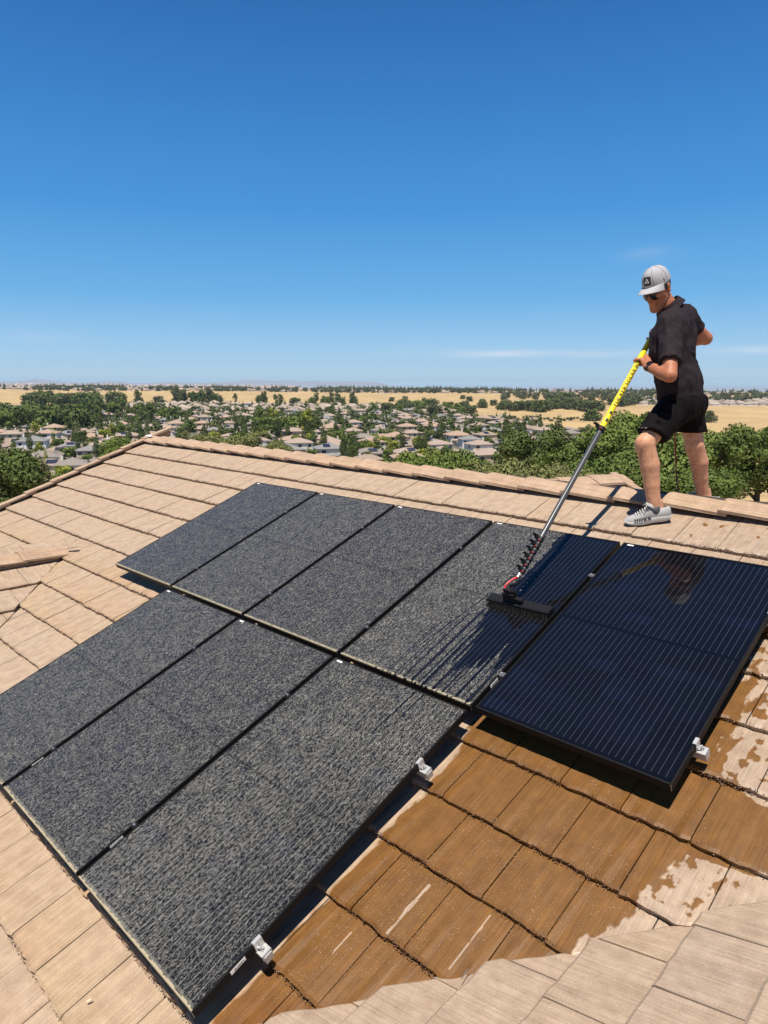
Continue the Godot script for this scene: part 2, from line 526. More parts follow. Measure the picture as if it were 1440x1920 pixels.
func build_house() -> void:
	var tex := combed(512, 5, 0.66, 1.06)
	var dry := mat(lin(0.475, 0.358, 0.258), 0.9, 0.0, true)
	dry.albedo_texture = tex[0]
	dry.heightmap_enabled = true; dry.heightmap_texture = tex[1]; dry.heightmap_scale = 0.16
	var damp: StandardMaterial3D = dry.duplicate()
	damp.roughness = 0.5
	damp.heightmap_scale = 0.10
	damp.detail_enabled = true
	damp.detail_blend_mode = BaseMaterial3D.BLEND_MODE_MUL
	damp.detail_uv_layer = BaseMaterial3D.DETAIL_UV_2
	damp.detail_albedo = wet_texture()
	var caps: StandardMaterial3D = dry.duplicate()
	caps.albedo_color = lin(0.50, 0.355, 0.245)
	var under := mat(lin(0.05, 0.036, 0.027), 0.95)
	var stucco := mat(lin(0.55, 0.45, 0.34), 0.9)

	var house := base("house")
	tag(house, "house with a tan concrete tile roof that carries the solar panels and the man", "house")

	# main slope
	var lie := -0.19
	var q := MB.new()
	var z0 := -0.93; var z1 := 5.2
	q.face(R(-4.1, z1, lie), R(11.5, z1, lie), R(11.5, z0, lie), R(-4.1, z0, lie))
	q.face(R(-4.1, z0, lie - 0.03), R(11.5, z0, lie - 0.03), R(11.5, z1, lie - 0.03), R(-4.1, z1, lie - 0.03))
	q.face(R(-4.1, z0, lie - 0.03), R(-4.1, z1, lie - 0.03), R(-4.1, z1, lie), R(-4.1, z0, lie))
	q.face(R(-4.1, z1, lie - 0.03), R(11.5, z1, lie - 0.03), R(11.5, z1, lie), R(-4.1, z1, lie))
	var main := put("main_roof_slope", q, under, house)
	var butts := [-0.43, -0.066, 0.294, 0.667, 1.028, 1.397, 1.75, 2.095, 2.412, 2.745, 3.09, 3.415, 3.735, 4.08, 4.42, 4.76, 5.1]
	var skew := [0.125, 0.115, 0.10, 0.085, 0.07, 0.055, 0.05, 0.045, 0.035, 0.03, 0.025, 0.02, 0.015, 0.0, 0.0, 0.0, 0.0]
	var o := R(0, 0, -0.13)
	var lim_main := func(a: float) -> float:
		var right := 1.90 + (5.456 - a) * 1.067
		var left := (1.664 + absf(a + 1.36) * 1.01) if a < -0.2 or a > -9.0 else 99.0
		return minf(right, left) + 0.03
	for k in butts.size():
		var top: float = (butts[k - 1] - 0.03) if k else -0.925
		var a := -4.08 - fmod(k * 0.137 + 0.05, 0.29)
		while a < 6.6:
			var w := 0.2885
			var s := maxf(a, -4.1)
			var wet: bool = a + w > 3.93 and a < 6.1 and butts[k] < 3.65
			if a + w > -4.09:
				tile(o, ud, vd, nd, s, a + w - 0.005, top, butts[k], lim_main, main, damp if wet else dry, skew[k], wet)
			a += w

	# the back of the ridge
	var bv := Vector3(0, -sin(SLOPE), -cos(SLOPE))
	var bn := Vector3(0, cos(SLOPE), -sin(SLOPE))
	var apex := R(0, -0.945, -0.13)
	q = MB.new()
	var B := func(u: float, v: float, n: float) -> Vector3: return Vector3(u, apex.y, apex.z) + bv * v + bn * n
	q.face(B.call(11.5, 6.0, -0.02), B.call(-4.1, 6.0, -0.02), B.call(-4.1, 0.02, -0.02), B.call(11.5, 0.02, -0.02))
	q.face(B.call(11.5, 0.02, -0.07), B.call(-4.1, 0.02, -0.07), B.call(-4.1, 6.0, -0.07), B.call(11.5, 6.0, -0.07))
	q.face(B.call(-4.1, 6.0, -0.07), B.call(-4.1, 0.02, -0.07), B.call(-4.1, 0.02, -0.02), B.call(-4.1, 6.0, -0.02))
	put("rear_roof_slope", q, dry, house)

	# right cross gable, falling towards -x into the valley
	var cb := Vector3(-cos(SLOPE), -sin(SLOPE), 0)
	var cn := Vector3(-sin(SLOPE), cos(SLOPE), 0)
	var co := Vector3(5.28, -0.835, 0)
	q = MB.new()
	q.face(co + cb * -3.4 + cn * -0.07 + Vector3(0, 0, 5.6), co + cb * -3.4 + cn * -0.07 + Vector3(0, 0, -0.9), co + cb * 2.4 + cn * -0.07 + Vector3(0, 0, 2.2), co + cb * 3.2 + cn * -0.07 + Vector3(0, 0, 5.6))
	var cross := put("cross_gable_slope", q, under, house)
	var az := Vector3(0, 0, 1)
	for k in range(-11, 12):
		var b1 := k * 0.29
		var a := 0.9 - fmod((k + 20) * 0.119, 0.3)
		while a < 4.6:
			var lim := func(x: float) -> float:      # down to the valley line
				var xv := 5.456 - (x - 1.742) * 1.0
				return (co.x - xv) / cos(SLOPE) + 0.03
			# reversed so that the head lies uphill
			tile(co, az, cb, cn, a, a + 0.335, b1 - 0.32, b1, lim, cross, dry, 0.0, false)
			a += 0.34

	# left gable: its right side and the caps along its ridge
	var lb := Vector3(cos(SLOPE), -sin(SLOPE), 0)
	var ln := Vector3(sin(SLOPE), cos(SLOPE), 0)
	var lo := Vector3(-1.36, -0.685, 0)
	q = MB.new()
	q.face(lo + ln * -0.06 + Vector3(0, 0, 1.5), lo + ln * -0.06 + Vector3(0, 0, 6.0), lo + lb * 3.6 + ln * -0.06 + Vector3(0, 0, 6.0), lo + lb * 3.4 + ln * -0.06 + Vector3(0, 0, 4.8))
	var lb2 := Vector3(-cos(SLOPE), -sin(SLOPE), 0)
	q.face(lo + lb2 * 2.6 + Vector3(0, -0.06, 6.0), lo + Vector3(0, -0.06, 6.0), lo + Vector3(0, -0.06, 1.5), lo + lb2 * 2.6 + Vector3(0, -0.06, 4.0))
	var side := put("left_gable_slope", q, under, house)
	for k in 9:
		var b1 := 0.50 + (k - 1) * 0.345
		var a := 1.3 + fmod(k * 0.17, 0.29)
		while a < 5.2:
			var lim := func(x: float) -> float: return (x - 1.50) * 1.0 / cos(SLOPE) + 0.02
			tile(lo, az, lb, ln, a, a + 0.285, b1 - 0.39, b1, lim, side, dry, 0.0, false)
			a += 0.29

	# what stands under the panels shows least
	crumbs(house, butts, skew, dry)
	settle_tiles(func(at: Vector3) -> bool:
		var v := at.dot(vd); var u := at.x
		if absf(at.dot(nd) + 0.15) > 0.06: return false
		return (u > 0.25 and u < 4.75 and v > 0.1 and v < 1.5) or (u > 1.25 and u < 3.75 and v > 1.6 and v < 3.2))

	# ridge caps: each butt faces the left gable end
	q = MB.new()
	q.box(frame_at(R(3.0, -0.94, -0.15), ud, nd, -vd), Vector3(14.2, 0.04, 0.05))
	var ridge := put("ridge_board", q, under, house)
	var x := -4.12
	while x < 7.0:
		var dv := 0.06 * (x + 4.0) / 8.6
		cap_tile(R(x, -0.935 + dv, -0.146), ud, vd, (bv + vd * 0.0).normalized(), Vector3.UP, 0.46, 0.190, 0.034, caps, ridge)
		x += 0.405
	# rake caps along the left gable end, butts facing down the slope
	q = MB.new()
	q.box(frame_at(R(-4.13, 1.5, -0.2), ud, nd, -vd), Vector3(0.03, 0.12, 4.9))
	var rake := put("rake_board", q, stucco, house)
	var v := 3.7
	while v > -0.85:
		cap_tile(R(-4.13, v, -0.135), -vd, (-ud * 0.25 - nd).normalized(), ud, nd, 0.50, 0.15, 0.03, caps, rake)
		v -= 0.375
	q = MB.new()
	q.box(frame_at(R(-4.0, -0.88, -0.07), ud, nd, -vd), Vector3(0.16, 0.012, 0.05))
	put("mortar_patch", q, mat(lin(0.75, 0.72, 0.68), 0.9), ridge)
	# caps of the left gable
	q = MB.new()
	q.box(frame_at(lo + Vector3(0, -0.03, 3.7), Vector3(1, 0, 0), Vector3.UP, Vector3(0, 0, 1)), Vector3(0.05, 0.05, 4.3))
	var lridge := put("gable_ridge_board", q, under, house)
	for k in 8:
		cap_tile(lo + Vector3(0, -0.005, 1.98 + 0.41 * k), Vector3(0, 0, -1), lb, lb2, Vector3.UP, 0.45, 0.19, 0.025, caps, lridge)
	# torn flashing at the head of the valley
	q = MB.new()
	q.box(frame_at(R(-1.22, 1.62, -0.10), Vector3(0.86, 0.2, -0.47).normalized(), nd, Vector3(0.47, 0, 0.86).normalized()), Vector3(0.14, 0.004, 0.04))
	put("flashing", q, mat(lin(0.22, 0.19, 0.15), 0.7), lridge)

	# a lower wing behind the ridge
	var wa := Vector3(2.85, 0.085, -2.44)
	var wr := (fh * cos(1.117) + rh * sin(1.117)).normalized()
	var wd := (fh * cos(2.688) + rh * sin(2.688)).normalized()
	var wdn := (wd * cos(SLOPE) + Vector3.DOWN * sin(SLOPE)).normalized()
	var wdb := (-wd * cos(SLOPE) + Vector3.DOWN * sin(SLOPE)).normalized()
	q = MB.new()
	q.face(wa - wr * 1.5, wa - wr * 1.5 + wdn * 1.15, wa + wdn * 1.15, wa)
	q.face(wa, wa + wdb * 3.0, wa - wr * 1.5 + wdb * 3.0, wa - wr * 1.5)
	q.face3(wa + Vector3(0, -0.03, 0), wa + wdn * 1.15 + Vector3(0, -0.03, 0), wa + wdb * 1.15 + Vector3(0, -0.03, 0))
	var wing := put("rear_wing_slope", q, dry, house)
	for k in 4:
		cap_tile(wa - wr * (0.02 + 0.40 * (k + 1)), wr, wdn, wdb, Vector3.UP, 0.45, 0.2, 0.02, caps, wing)
	for k in 2:
		cap_tile(wa + wdn * (0.46 * (k + 1)), -wdn, -wr, (wr * 0.3 - Vector3.UP).normalized(), Vector3.UP, 0.5, 0.1, 0.02, caps, wing)
	for k in 2:
		q = MB.new()
		q.slab(frame_at(wa - wr * 0.75 + wdn * (0.55 + 0.4 * k), wr, wdn.cross(wr).normalized() * signf(wdn.cross(wr).y), wdn), Vector3(1.45, 0.03, 0.42), 0.006)
		put("tile_course", q, dry, wing)

	# walls below, down to the garden
	q = MB.new()
	q.box(Transform3D(Basis(), Vector3(4.0, -4.9, -0.6)), Vector3(15.2, 4.8, 9.2))
	put("wall", q, stucco, house)
	q = MB.new()
	q.box(Transform3D(Basis(), Vector3(-2.9, -5.1, 3.4)), Vector3(1.6, 4.4, 5.0))
	q.box(Transform3D(Basis(), Vector3(8.4, -4.6, 4.2)), Vector3(4.6, 5.0, 5.0))
	put("wall", q, stucco, house)

	# a fallen leaf and a loose bit of wire
	q = MB.new()
	q.sheet([[R(3.510, 3.649, -0.123), R(3.516, 3.637, -0.119), R(3.522, 3.627, -0.122)], [R(3.516, 3.651, -0.122), R(3.522, 3.640, -0.1205), R(3.526, 3.629, -0.118)]])
	tag(put("dry_leaf", q, mat(lin(0.62, 0.50, 0.30), 0.8)), "small pale dry leaf on the dry tiles at the lower left", "leaf")
	q = MB.new()
	q.tube([R(4.717, 2.698, -0.11), R(4.717, 2.708, -0.095), R(4.725, 2.749, -0.085)], [0.0016, 0.0016, 0.0012], 6)
	tag(put("loose_wire", q, mat(lin(0.3, 0.3, 0.3), 0.4, 0.6)), "short grey wire poking out of the valley beside the wet tiles", "wire")

	# drops that still stand on the washed tiles
	var mm := MultiMesh.new()
	mm.transform_format = MultiMesh.TRANSFORM_3D
	var drop := SphereMesh.new()
	drop.radius = 0.5; drop.height = 1.0; drop.radial_segments = 8; drop.rings = 5
	mm.mesh = drop
	var spots := []
	for k in 4200:
		var dv := rng.randf_range(1.60, 3.3)
		var du := rng.randf_range(4.1, 5.2 - (dv - 1.8) * 0.29)
		if dv > 1.84 + (5.40 - du) * 1.067: continue
		var row := 0
		while butts[row] + skew[row] * (du + 4.1) / 9.0 < dv: row += 1
		var e: float = butts[row] + skew[row] * (du + 4.1) / 9.0
		var back := (e - dv) / (0.36)
		if back > 0.92: continue
		var sz := rng.randf_range(0.0012, 0.0026)
		spots.append(Transform3D(Basis(ud * sz, nd * sz * 0.55, vd * sz * 1.2), R(du, dv, -0.130 - 0.036 * back)))
	mm.instance_count = spots.size()
	for k in spots.size(): mm.set_instance_transform(k, spots[k])
	var wetdrops := MultiMeshInstance3D.new()
	wetdrops.name = "water_drops"
	wetdrops.multimesh = mm
	wetdrops.material_override = mat(lin(0.42, 0.34, 0.25), 0.2)  # pale base colour stands for the sun glints on the drops
	tag(wetdrops, "water drops with glints painted as pale colour on the wet brown roof tiles", "water", "", "stuff")
	add_child(wetdrops)

# ------------------------------------------------------------------ solar panels
const PW := 0.9871
const PH := 1.69
const PGU := 0.0262
const PGV := 0.0365
const TW := 640
const TH := 1096

func cell_image(sd: int) -> Image:
	var im := Image.create(TW, TH, false, Image.FORMAT_RGBA8)
	im.fill(Color(0.045, 0.046, 0.052))
	var r := RandomNumberGenerator.new(); r.seed = sd
	var cw := (TW - 16) / 6.0
	var half := (TH - 24 - 12) / 2.0
	for x in 6:
		for y in 20:
			var y0 := 12 + (y % 10) * half / 10.0 + (half + 12 if y >= 10 else 0.0)
			var t := r.randf()
			var c := Color(0.052, 0.054, 0.066).lerp(Color(0.060, 0.066, 0.092), t * t)
			if r.randf() < 0.08: c = Color(0.062, 0.070, 0.112)
			im.fill_rect(Rect2i(int(8 + x * cw + 1), int(y0 + 1), int(cw - 1), int(half / 10.0 - 1)), c)
	for x in 6:
		for k in 5:
			var px := int(8 + x * cw + cw * (k + 0.5) / 5.0)
			for s in 2:
				im.fill_rect(Rect2i(px, int(12 + s * (half + 12)), 1, int(half)), Color(0.31, 0.33, 0.39))
	return im

# dried dust and pollen in runs down the glass: colour with its cover in alpha, and the same cover as roughness
func dirt_maps(sd: int, cover: float, cleaned: bool, runs: int) -> Array:
	var fine := noise_of(FastNoiseLite.TYPE_VALUE, 0.75, 2, sd).get_image(TW, int(TH / 2.4))
	fine.resize(TW, TH, Image.INTERPOLATE_BILINEAR)
	var mid := noise_of(FastNoiseLite.TYPE_VALUE, 0.40, 3, sd + 1).get_image(TW, TH / 4)
	mid.resize(TW, TH, Image.INTERPOLATE_BILINEAR)
	var wide := noise_of(FastNoiseLite.TYPE_SIMPLEX_SMOOTH, 0.011, 3, sd + 2).get_image(TW, TH).get_data()
	var a := fine.get_data(); var b := mid.get_data()
	var edge := noise_of(FastNoiseLite.TYPE_SIMPLEX_SMOOTH, 0.05, 3, sd + 3)
	var lanes := PackedFloat32Array(); lanes.resize(TW)
	var lanelen := PackedFloat32Array(); lanelen.resize(TW)
	for x in TW:
		lanes[x] = edge.get_noise_2d(x * 0.9, 7.0)
		lanelen[x] = edge.get_noise_2d(x * 0.7, 90.0)
	var out := PackedByteArray(); out.resize(TW * TH * 4)
	var rou := PackedByteArray(); rou.resize(TW * TH)
	var bus := PackedByteArray(); bus.resize(TW)
	for x in 6:
		for k in 5: bus[int(8 + x * (TW - 16) / 6.0 + (TW - 16) / 6.0 * (k + 0.5) / 5.0)] = 1
	var gap := PackedByteArray(); gap.resize(TW)
	var gapy := PackedByteArray(); gapy.resize(TH)
	for x in 7:
		for k in 2: gap[mini(int(8 + x * (TW - 16) / 6.0) + k, TW - 1)] = 1
	for y in 22:
		gapy[mini(int(12 + (y % 11) * (TH - 36) / 20.0 + ((TH - 36) / 2.0 + 12 if y >= 11 else 0.0)), TH - 1)] = 1
	for y in range(TH / 2 - 5, TH / 2 + 6): gapy[y] = 1
	for y in TH:
		var v := PH * (y + 0.5) / TH
		var wob := edge.get_noise_2d(3.0, y * 0.25) * 0.03
		for x in TW:
			var k := y * TW + x
			var f := a[k] / 255.0 * 0.76 + b[k] / 255.0 * 0.24
			var w := wide[k] / 255.0
			var c := smoothstep(0.44, 0.70, f + (w - 0.5) * 0.03)
			var al := (0.16 + 0.70 * c) * cover * (0.9 + 0.2 * w)
			if gap[x] == 1 or gapy[y] == 1: al *= 0.72
			if bus[x] == 1: al *= 0.08 if runs > 0 else 0.6
			# dust gathers along the lower edge
			al = maxf(al, smoothstep(PH - 0.018, PH - 0.006, v + 0.02 * (f - 0.5)) * 0.62)
			if cleaned:
				var u := PW * (x + 0.5) / TW
				var line := 0.60 + wob
				var keep := 0.0
				if v < 0.93:
					keep = smoothstep(0.004, -0.004, u - line + 0.02 * smoothstep(0.3, 0.0, v))
					if absf(u - 0.665 - v * 0.02) < 0.012 + 0.006 * (f - 0.5) and v > 0.70 and v < 0.86: keep = 0.7
				else:
					var q := v - 0.93
					var lane := lanes[x]
					var main := u < 0.585 + minf(q, 0.3) * 0.26 + lane * 0.06
					keep = 1.0 if main else 0.0
					if v > 1.36 + lanelen[x] * 0.30 + absf(u - 0.86) * 0.5 and lane < 0.10 and u > 0.68: keep = 1.0
					if u < 0.66 and u > 0.30 and q > (0.60 - u) * 1.3:
						if lane > 0.16 + (0.60 - u) * 0.6: keep = 0.0
				# a stray drip
				if absf(u - (0.56 - (v - 0.5) * 0.16)) < 0.004 and v > 0.5 and v < 1.45: keep = minf(keep, 0.15)
				al *= keep
			elif runs > 0:
				al *= lerpf(1.0, 0.62, smoothstep(0.35, 1.0, (x + 0.5) / TW) * smoothstep(0.3, 1.0, v))
				var u2 := PW * (x + 0.5) / TW
				for r in runs:
					if absf(u2 - (0.66 + 0.055 * r - v * 0.05 + lanes[y % TW] * 0.01)) < 0.006 + 0.006 * (f - 0.5) and v < 0.36 - 0.08 * r: al *= 0.12
			var tone := 0.62 + 0.38 * c
			if runs > 0 and bus[x] == 1 and w + (x + 0.5) / TW * 0.5 + v * 0.2 > 0.72:
				al = 0.55; tone = 1.08
			out[k * 4] = int(0.635 * tone * 255); out[k * 4 + 1] = int(0.620 * tone * 255); out[k * 4 + 2] = int(0.570 * tone * 255)
			out[k * 4 + 3] = int(clampf(al, 0, 1) * 255)
			rou[k] = int(clampf(0.035 + smoothstep(0.0, 0.35, al) * 0.62, 0, 1) * 255)
	return [ImageTexture.create_from_image(Image.create_from_data(TW, TH, false, Image.FORMAT_RGBA8, out)), ImageTexture.create_from_image(Image.create_from_data(TW, TH, false, Image.FORMAT_L8, rou))]

func build_panels() -> void:
	var cells := [ImageTexture.create_from_image(cell_image(3)), ImageTexture.create_from_image(cell_image(8))]
	var looks := []
	for k in 5:
		var m := StandardMaterial3D.new()
		m.albedo_texture = cells[k % 2]
		m.roughness = 0.03
		m.metallic_specular = 0.5
		if k < 4:
			var d: Array = [dirt_maps(21, 0.62, false, 0), dirt_maps(57, 0.66, false, 0), dirt_maps(83, 0.62, false, 2), dirt_maps(35, 0.72, true, 0)][k]
			m.detail_enabled = true
			m.detail_albedo = d[0]
			m.detail_blend_mode = BaseMaterial3D.BLEND_MODE_MIX
			m.roughness = 1.0
			m.roughness_texture = d[1]
			m.roughness_texture_channel = BaseMaterial3D.TEXTURE_CHANNEL_RED
		looks.append(m)
	var black := mat(lin(0.009, 0.009, 0.010), 0.55)
	black.metallic_specular = 0.25
	var backing := mat(lin(0.02, 0.02, 0.02), 0.7)
	var crust := mat(lin(0.33, 0.28, 0.185), 0.95)
	var white := mat(lin(0.75, 0.75, 0.75), 0.6)
	var alu := mat(lin(0.62, 0.62, 0.61), 0.38, 0.85)
	var say := [
		["dusty black solar panel at the far upper left corner of the array", 0, 0, 0, 0],
		["dusty black solar panel in the upper row, second from the left", 0, 1, 1, 0],
		["dusty panel third from left in the upper row, beside the half washed one", 0, 2, 0, 0],
		["half washed solar panel under the brush, dusty left and wet right", 0, 3, 3, 0],
		["washed shiny navy solar panel at the right end of the upper row", 0, 4, 4, 0],
		["dusty solar panel at the left end of the lower row", 1, 1, 1, 0],
		["dusty solar panel in the middle of the lower row", 1, 2, 0, 0],
		["dusty solar panel nearest the camera, right end of the lower row beside wet tiles", 1, 3, 2, 0]]
	var made: MeshInstance3D = null
	for s in say:
		var u0: float = s[2] * (PW + PGU)
		var v0: float = s[1] * (PH + PGV)
		var o := base("solar_panel", R(u0, v0, 0))
		o.basis = Basis(ud, nd, vd)
		tag(o, s[0], "solar panel", "solar panels on the roof")
		var dirty: bool = s[3] != 4
		# frame: four bars of black metal
		var q := MB.new()
		var lip := 0.009; var deep := 0.038
		for e in [[Vector3(lip / 2, -deep / 2 + 0.002, PH / 2), Vector3(lip, deep, PH)], [Vector3(PW - lip / 2, -deep / 2 + 0.002, PH / 2), Vector3(lip, deep, PH)], [Vector3(PW / 2, -deep / 2 + 0.0018, lip / 2), Vector3(PW - 2 * lip - 0.0006, deep, lip)], [Vector3(PW / 2, -deep / 2 + 0.0018, PH - lip / 2), Vector3(PW - 2 * lip - 0.0006, deep, lip)]]:
			q.slab(Transform3D(Basis(), e[0]), e[1], 0.0012)
		put("frame", q, black, o)
		# the glass over its cells
		q = MB.new()
		var a := Vector3(lip + 0.0002, 0, lip + 0.0002); var b := Vector3(PW - lip - 0.0002, 0, PH - lip - 0.0002)
		var k := q.p(Vector3(a.x, 0, a.z), Vector2(0, 0)); q.p(Vector3(b.x, 0, a.z), Vector2(1, 0)); q.p(Vector3(b.x, 0, b.z), Vector2(1, 1)); q.p(Vector3(a.x, 0, b.z), Vector2(0, 1))
		q.quad(k + 3, k + 2, k + 1, k)
		var glass := put("glass", q, looks[s[3]], o)
		q = MB.new()
		q.box(Transform3D(Basis(), Vector3(PW / 2, -0.006, PH / 2)), Vector3(PW - 2 * lip - 0.002, 0.006, PH - 2 * lip - 0.002))
		put("backsheet", q, backing, o)
		q = MB.new()
		q.box(Transform3D(Basis(), Vector3(0.055, 0.0012, 0.022)), Vector3(0.042, 0.0008, 0.012))
		put("label", q, white, o)
		if s[1] == 1 or s[2] == 3:
			q = MB.new()
			q.box(Transform3D(Basis(), Vector3(PW + 0.0006, -0.016, PH - 0.205)), Vector3(0.0012, 0.018, 0.07))
			var lb := put("serial_label", q, white, o)
			q = MB.new()
			for j in 9:
				q.box(Transform3D(Basis(), Vector3(PW + 0.0015, -0.017, PH - 0.23 + j * 0.0052)), Vector3(0.0006, 0.010, rng.randf_range(0.001, 0.003)))
			put("barcode", q, black, lb)
		# dry dust on the lower lip of the frame, and pale corner keys
		if dirty:
			q = MB.new()
			var rows := [[], [], [], []]
			var x := 0.004
			while x < PW - 0.003:
				var gap := 0.0 if s[3] == 3 and rng.randf() < 0.35 and x > 0.3 else 1.0
				var h := rng.randf_range(0.0022, 0.0036) * gap
				rows[0].append(Vector3(x, 0.0008, PH - 0.0075 * gap - rng.randf_range(0.0, 0.005)))
				rows[1].append(Vector3(x, 0.0010 + h * 0.6, PH - 0.005))
				rows[2].append(Vector3(x, 0.0010 + h * 0.5, PH - 0.0008))
				rows[3].append(Vector3(x, -0.002 - rng.randf_range(0.0, 0.006) * gap, PH + 0.0012 * gap))
				x += rng.randf_range(0.006, 0.014)
			q.sheet(rows)
			put("dust_crust", q, crust, o)
		q = MB.new()
		q.box(Transform3D(Basis(), Vector3(PW - 0.0035, -0.017, PH + 0.0006)), Vector3(0.0022, 0.034, 0.0014))
		put("corner_key", q, alu, o)

	# rails under the panels, with the clamps that hold them
	var rails := [[0.42, -0.02, 5.075, 0, "upper aluminium rail under the upper panel row"], [1.425, -0.02, 5.085, 0, "lower rail under the upper row, silver end right of the washed panel"],
		[2.108, 1.0, 4.075, 1, "upper rail under the lower row, silver end beside wet tiles"], [3.112, 1.0, 4.075, 1, "lower rail under the lower row, silver end nearest the camera"]]
	var bright := mat(lin(0.50, 0.50, 0.49), 0.45, 0.5)
	for s in rails:
		var v: float = s[0]
		var o := base("mounting_rail", R(s[1], v, -0.06))
		o.basis = Basis(ud, nd, vd)
		tag(o, s[4], "rail", "rails under the panels")
		var len: float = s[2] - s[1]
		var q := MB.new()
		q.slab(Transform3D(Basis(), Vector3(len / 2, 0, 0)), Vector3(len, 0.036, 0.036), 0.003)
		put("rail_bar", q, bright, o)
		for j in 4:
			q = MB.new()
			q.box(Transform3D(Basis(), Vector3(0.4 + j * (len - 0.8) / 3.0, -0.045, 0.03)), Vector3(0.035, 0.065, 0.03))
			q.box(Transform3D(Basis(), Vector3(0.4 + j * (len - 0.8) / 3.0, -0.073, 0.0)), Vector3(0.09, 0.006, 0.14))
			put("roof_hook", q, alu, o)
		for j in 5:
			var x: float = j * (PW + PGU) - PGU / 2 - s[1]
			if x < 0.1 or x > len - 0.2: continue
			q = MB.new()
			q.slab(Transform3D(Basis(), Vector3(x, 0.0635, 0)), Vector3(PGU + 0.010, 0.003, 0.030), 0.001)
			q.box(Transform3D(Basis(), Vector3(x, 0.04, 0)), Vector3(PGU - 0.010, 0.043, 0.034))
			var cl := put("mid_clamp", q, black if j != 4 else mat(lin(0.20, 0.20, 0.20), 0.4, 0.7), o)
			q = MB.new()
			q.tube([Vector3(x, 0.0652, 0), Vector3(x, 0.071, 0)], [0.0065, 0.0065], 6)
			put("bolt", q, alu, cl)
		# end clamp: an L of silver metal with its bolt, hooked over the panel's edge
		var ex: float = 5 * (PW + PGU) - PGU - s[1] if s[3] == 0 else 4 * (PW + PGU) - PGU - s[1]
		q = MB.new()
		q.slab(Transform3D(Basis(), Vector3(ex + 0.024, 0.022, 0)), Vector3(0.040, 0.004, 0.046), 0.001)
		q.slab(Transform3D(Basis(), Vector3(ex + 0.004, 0.045, 0)), Vector3(0.004, 0.046, 0.040), 0.001)
		q.slab(Transform3D(Basis(), Vector3(ex - 0.003, 0.0655, 0)), Vector3(0.016, 0.003, 0.040), 0.001)
		q.slab(Transform3D(Basis(), Vector3(ex + 0.042, 0.012, 0)), Vector3(0.004, 0.024, 0.046), 0.001)
		var ec := put("end_clamp", q, bright, o)
		q = MB.new()
		q.tube([Vector3(ex + 0.022, 0.024, 0), Vector3(ex + 0.022, 0.032, 0)], [0.0085, 0.0085], 6)
		q.tube([Vector3(ex + 0.022, 0.032, 0), Vector3(ex + 0.022, 0.052, 0.002)], [0.004, 0.004], 8)
		q.box(Transform3D(Basis(Vector3.UP, 0.6), Vector3(ex + 0.018, 0.041, 0.004)), Vector3(0.03, 0.003, 0.008))
		put("bolt", q, alu, ec)

# ------------------------------------------------------------------ the water-fed pole
const POLE_FOOT := Vector3(3.7607, -0.1713, 0.8034)
const GRIP := Vector3(3.742, 1.131, -0.677)
var pole_dir := (GRIP - POLE_FOOT).normalized()

func lettering(words: String, height: float, weight := 700) -> Array:
	var f := SystemFont.new()
	f.font_names = PackedStringArray(["Droid Sans"])
	f.font_weight = weight
	var t := TextMesh.new()
	t.text = words
	t.font = f
	t.font_size = 32
	t.pixel_size = height / 24.0
	t.depth = 0.0012
	t.curve_step = 4.0
	return t.surface_get_arrays(0) if t.get_surface_count() else []

# letters laid on a surface by a function of (along, across, proud)
func letters_on(words: String, height: float, at: Callable, m: Material, called: String, parent: Node) -> void:
	var arr := lettering(words, height)
	if arr.is_empty(): return
	var q := MB.new()
	var vs: PackedVector3Array = arr[Mesh.ARRAY_VERTEX]
	var ids: PackedInt32Array = arr[Mesh.ARRAY_INDEX] if arr[Mesh.ARRAY_INDEX] != null else PackedInt32Array(range(vs.size()))
	var todo := []
	for k in range(0, ids.size(), 3): todo.append([vs[ids[k]], vs[ids[k + 1]], vs[ids[k + 2]]])
	while todo.size():          # cut long triangles so that they bend with the surface
		var t: Array = todo.pop_back()
		var far := 0
		for k in 3:
			if t[k].distance_to(t[(k + 1) % 3]) > t[far].distance_to(t[(far + 1) % 3]): far = k
		var a: Vector3 = t[far]; var b: Vector3 = t[(far + 1) % 3]; var c: Vector3 = t[(far + 2) % 3]
		if a.distance_to(b) > height * 0.28:
			var m2 := (a + b) * 0.5
			todo.append([a, m2, c]); todo.append([m2, b, c])
		else:
			var n := q.p(at.call(a.x, a.y, a.z)); q.p(at.call(b.x, b.y, b.z)); q.p(at.call(c.x, c.y, c.z))
			q.i.append(n); q.i.append(n + 1); q.i.append(n + 2)
	put(called, q, m, parent)

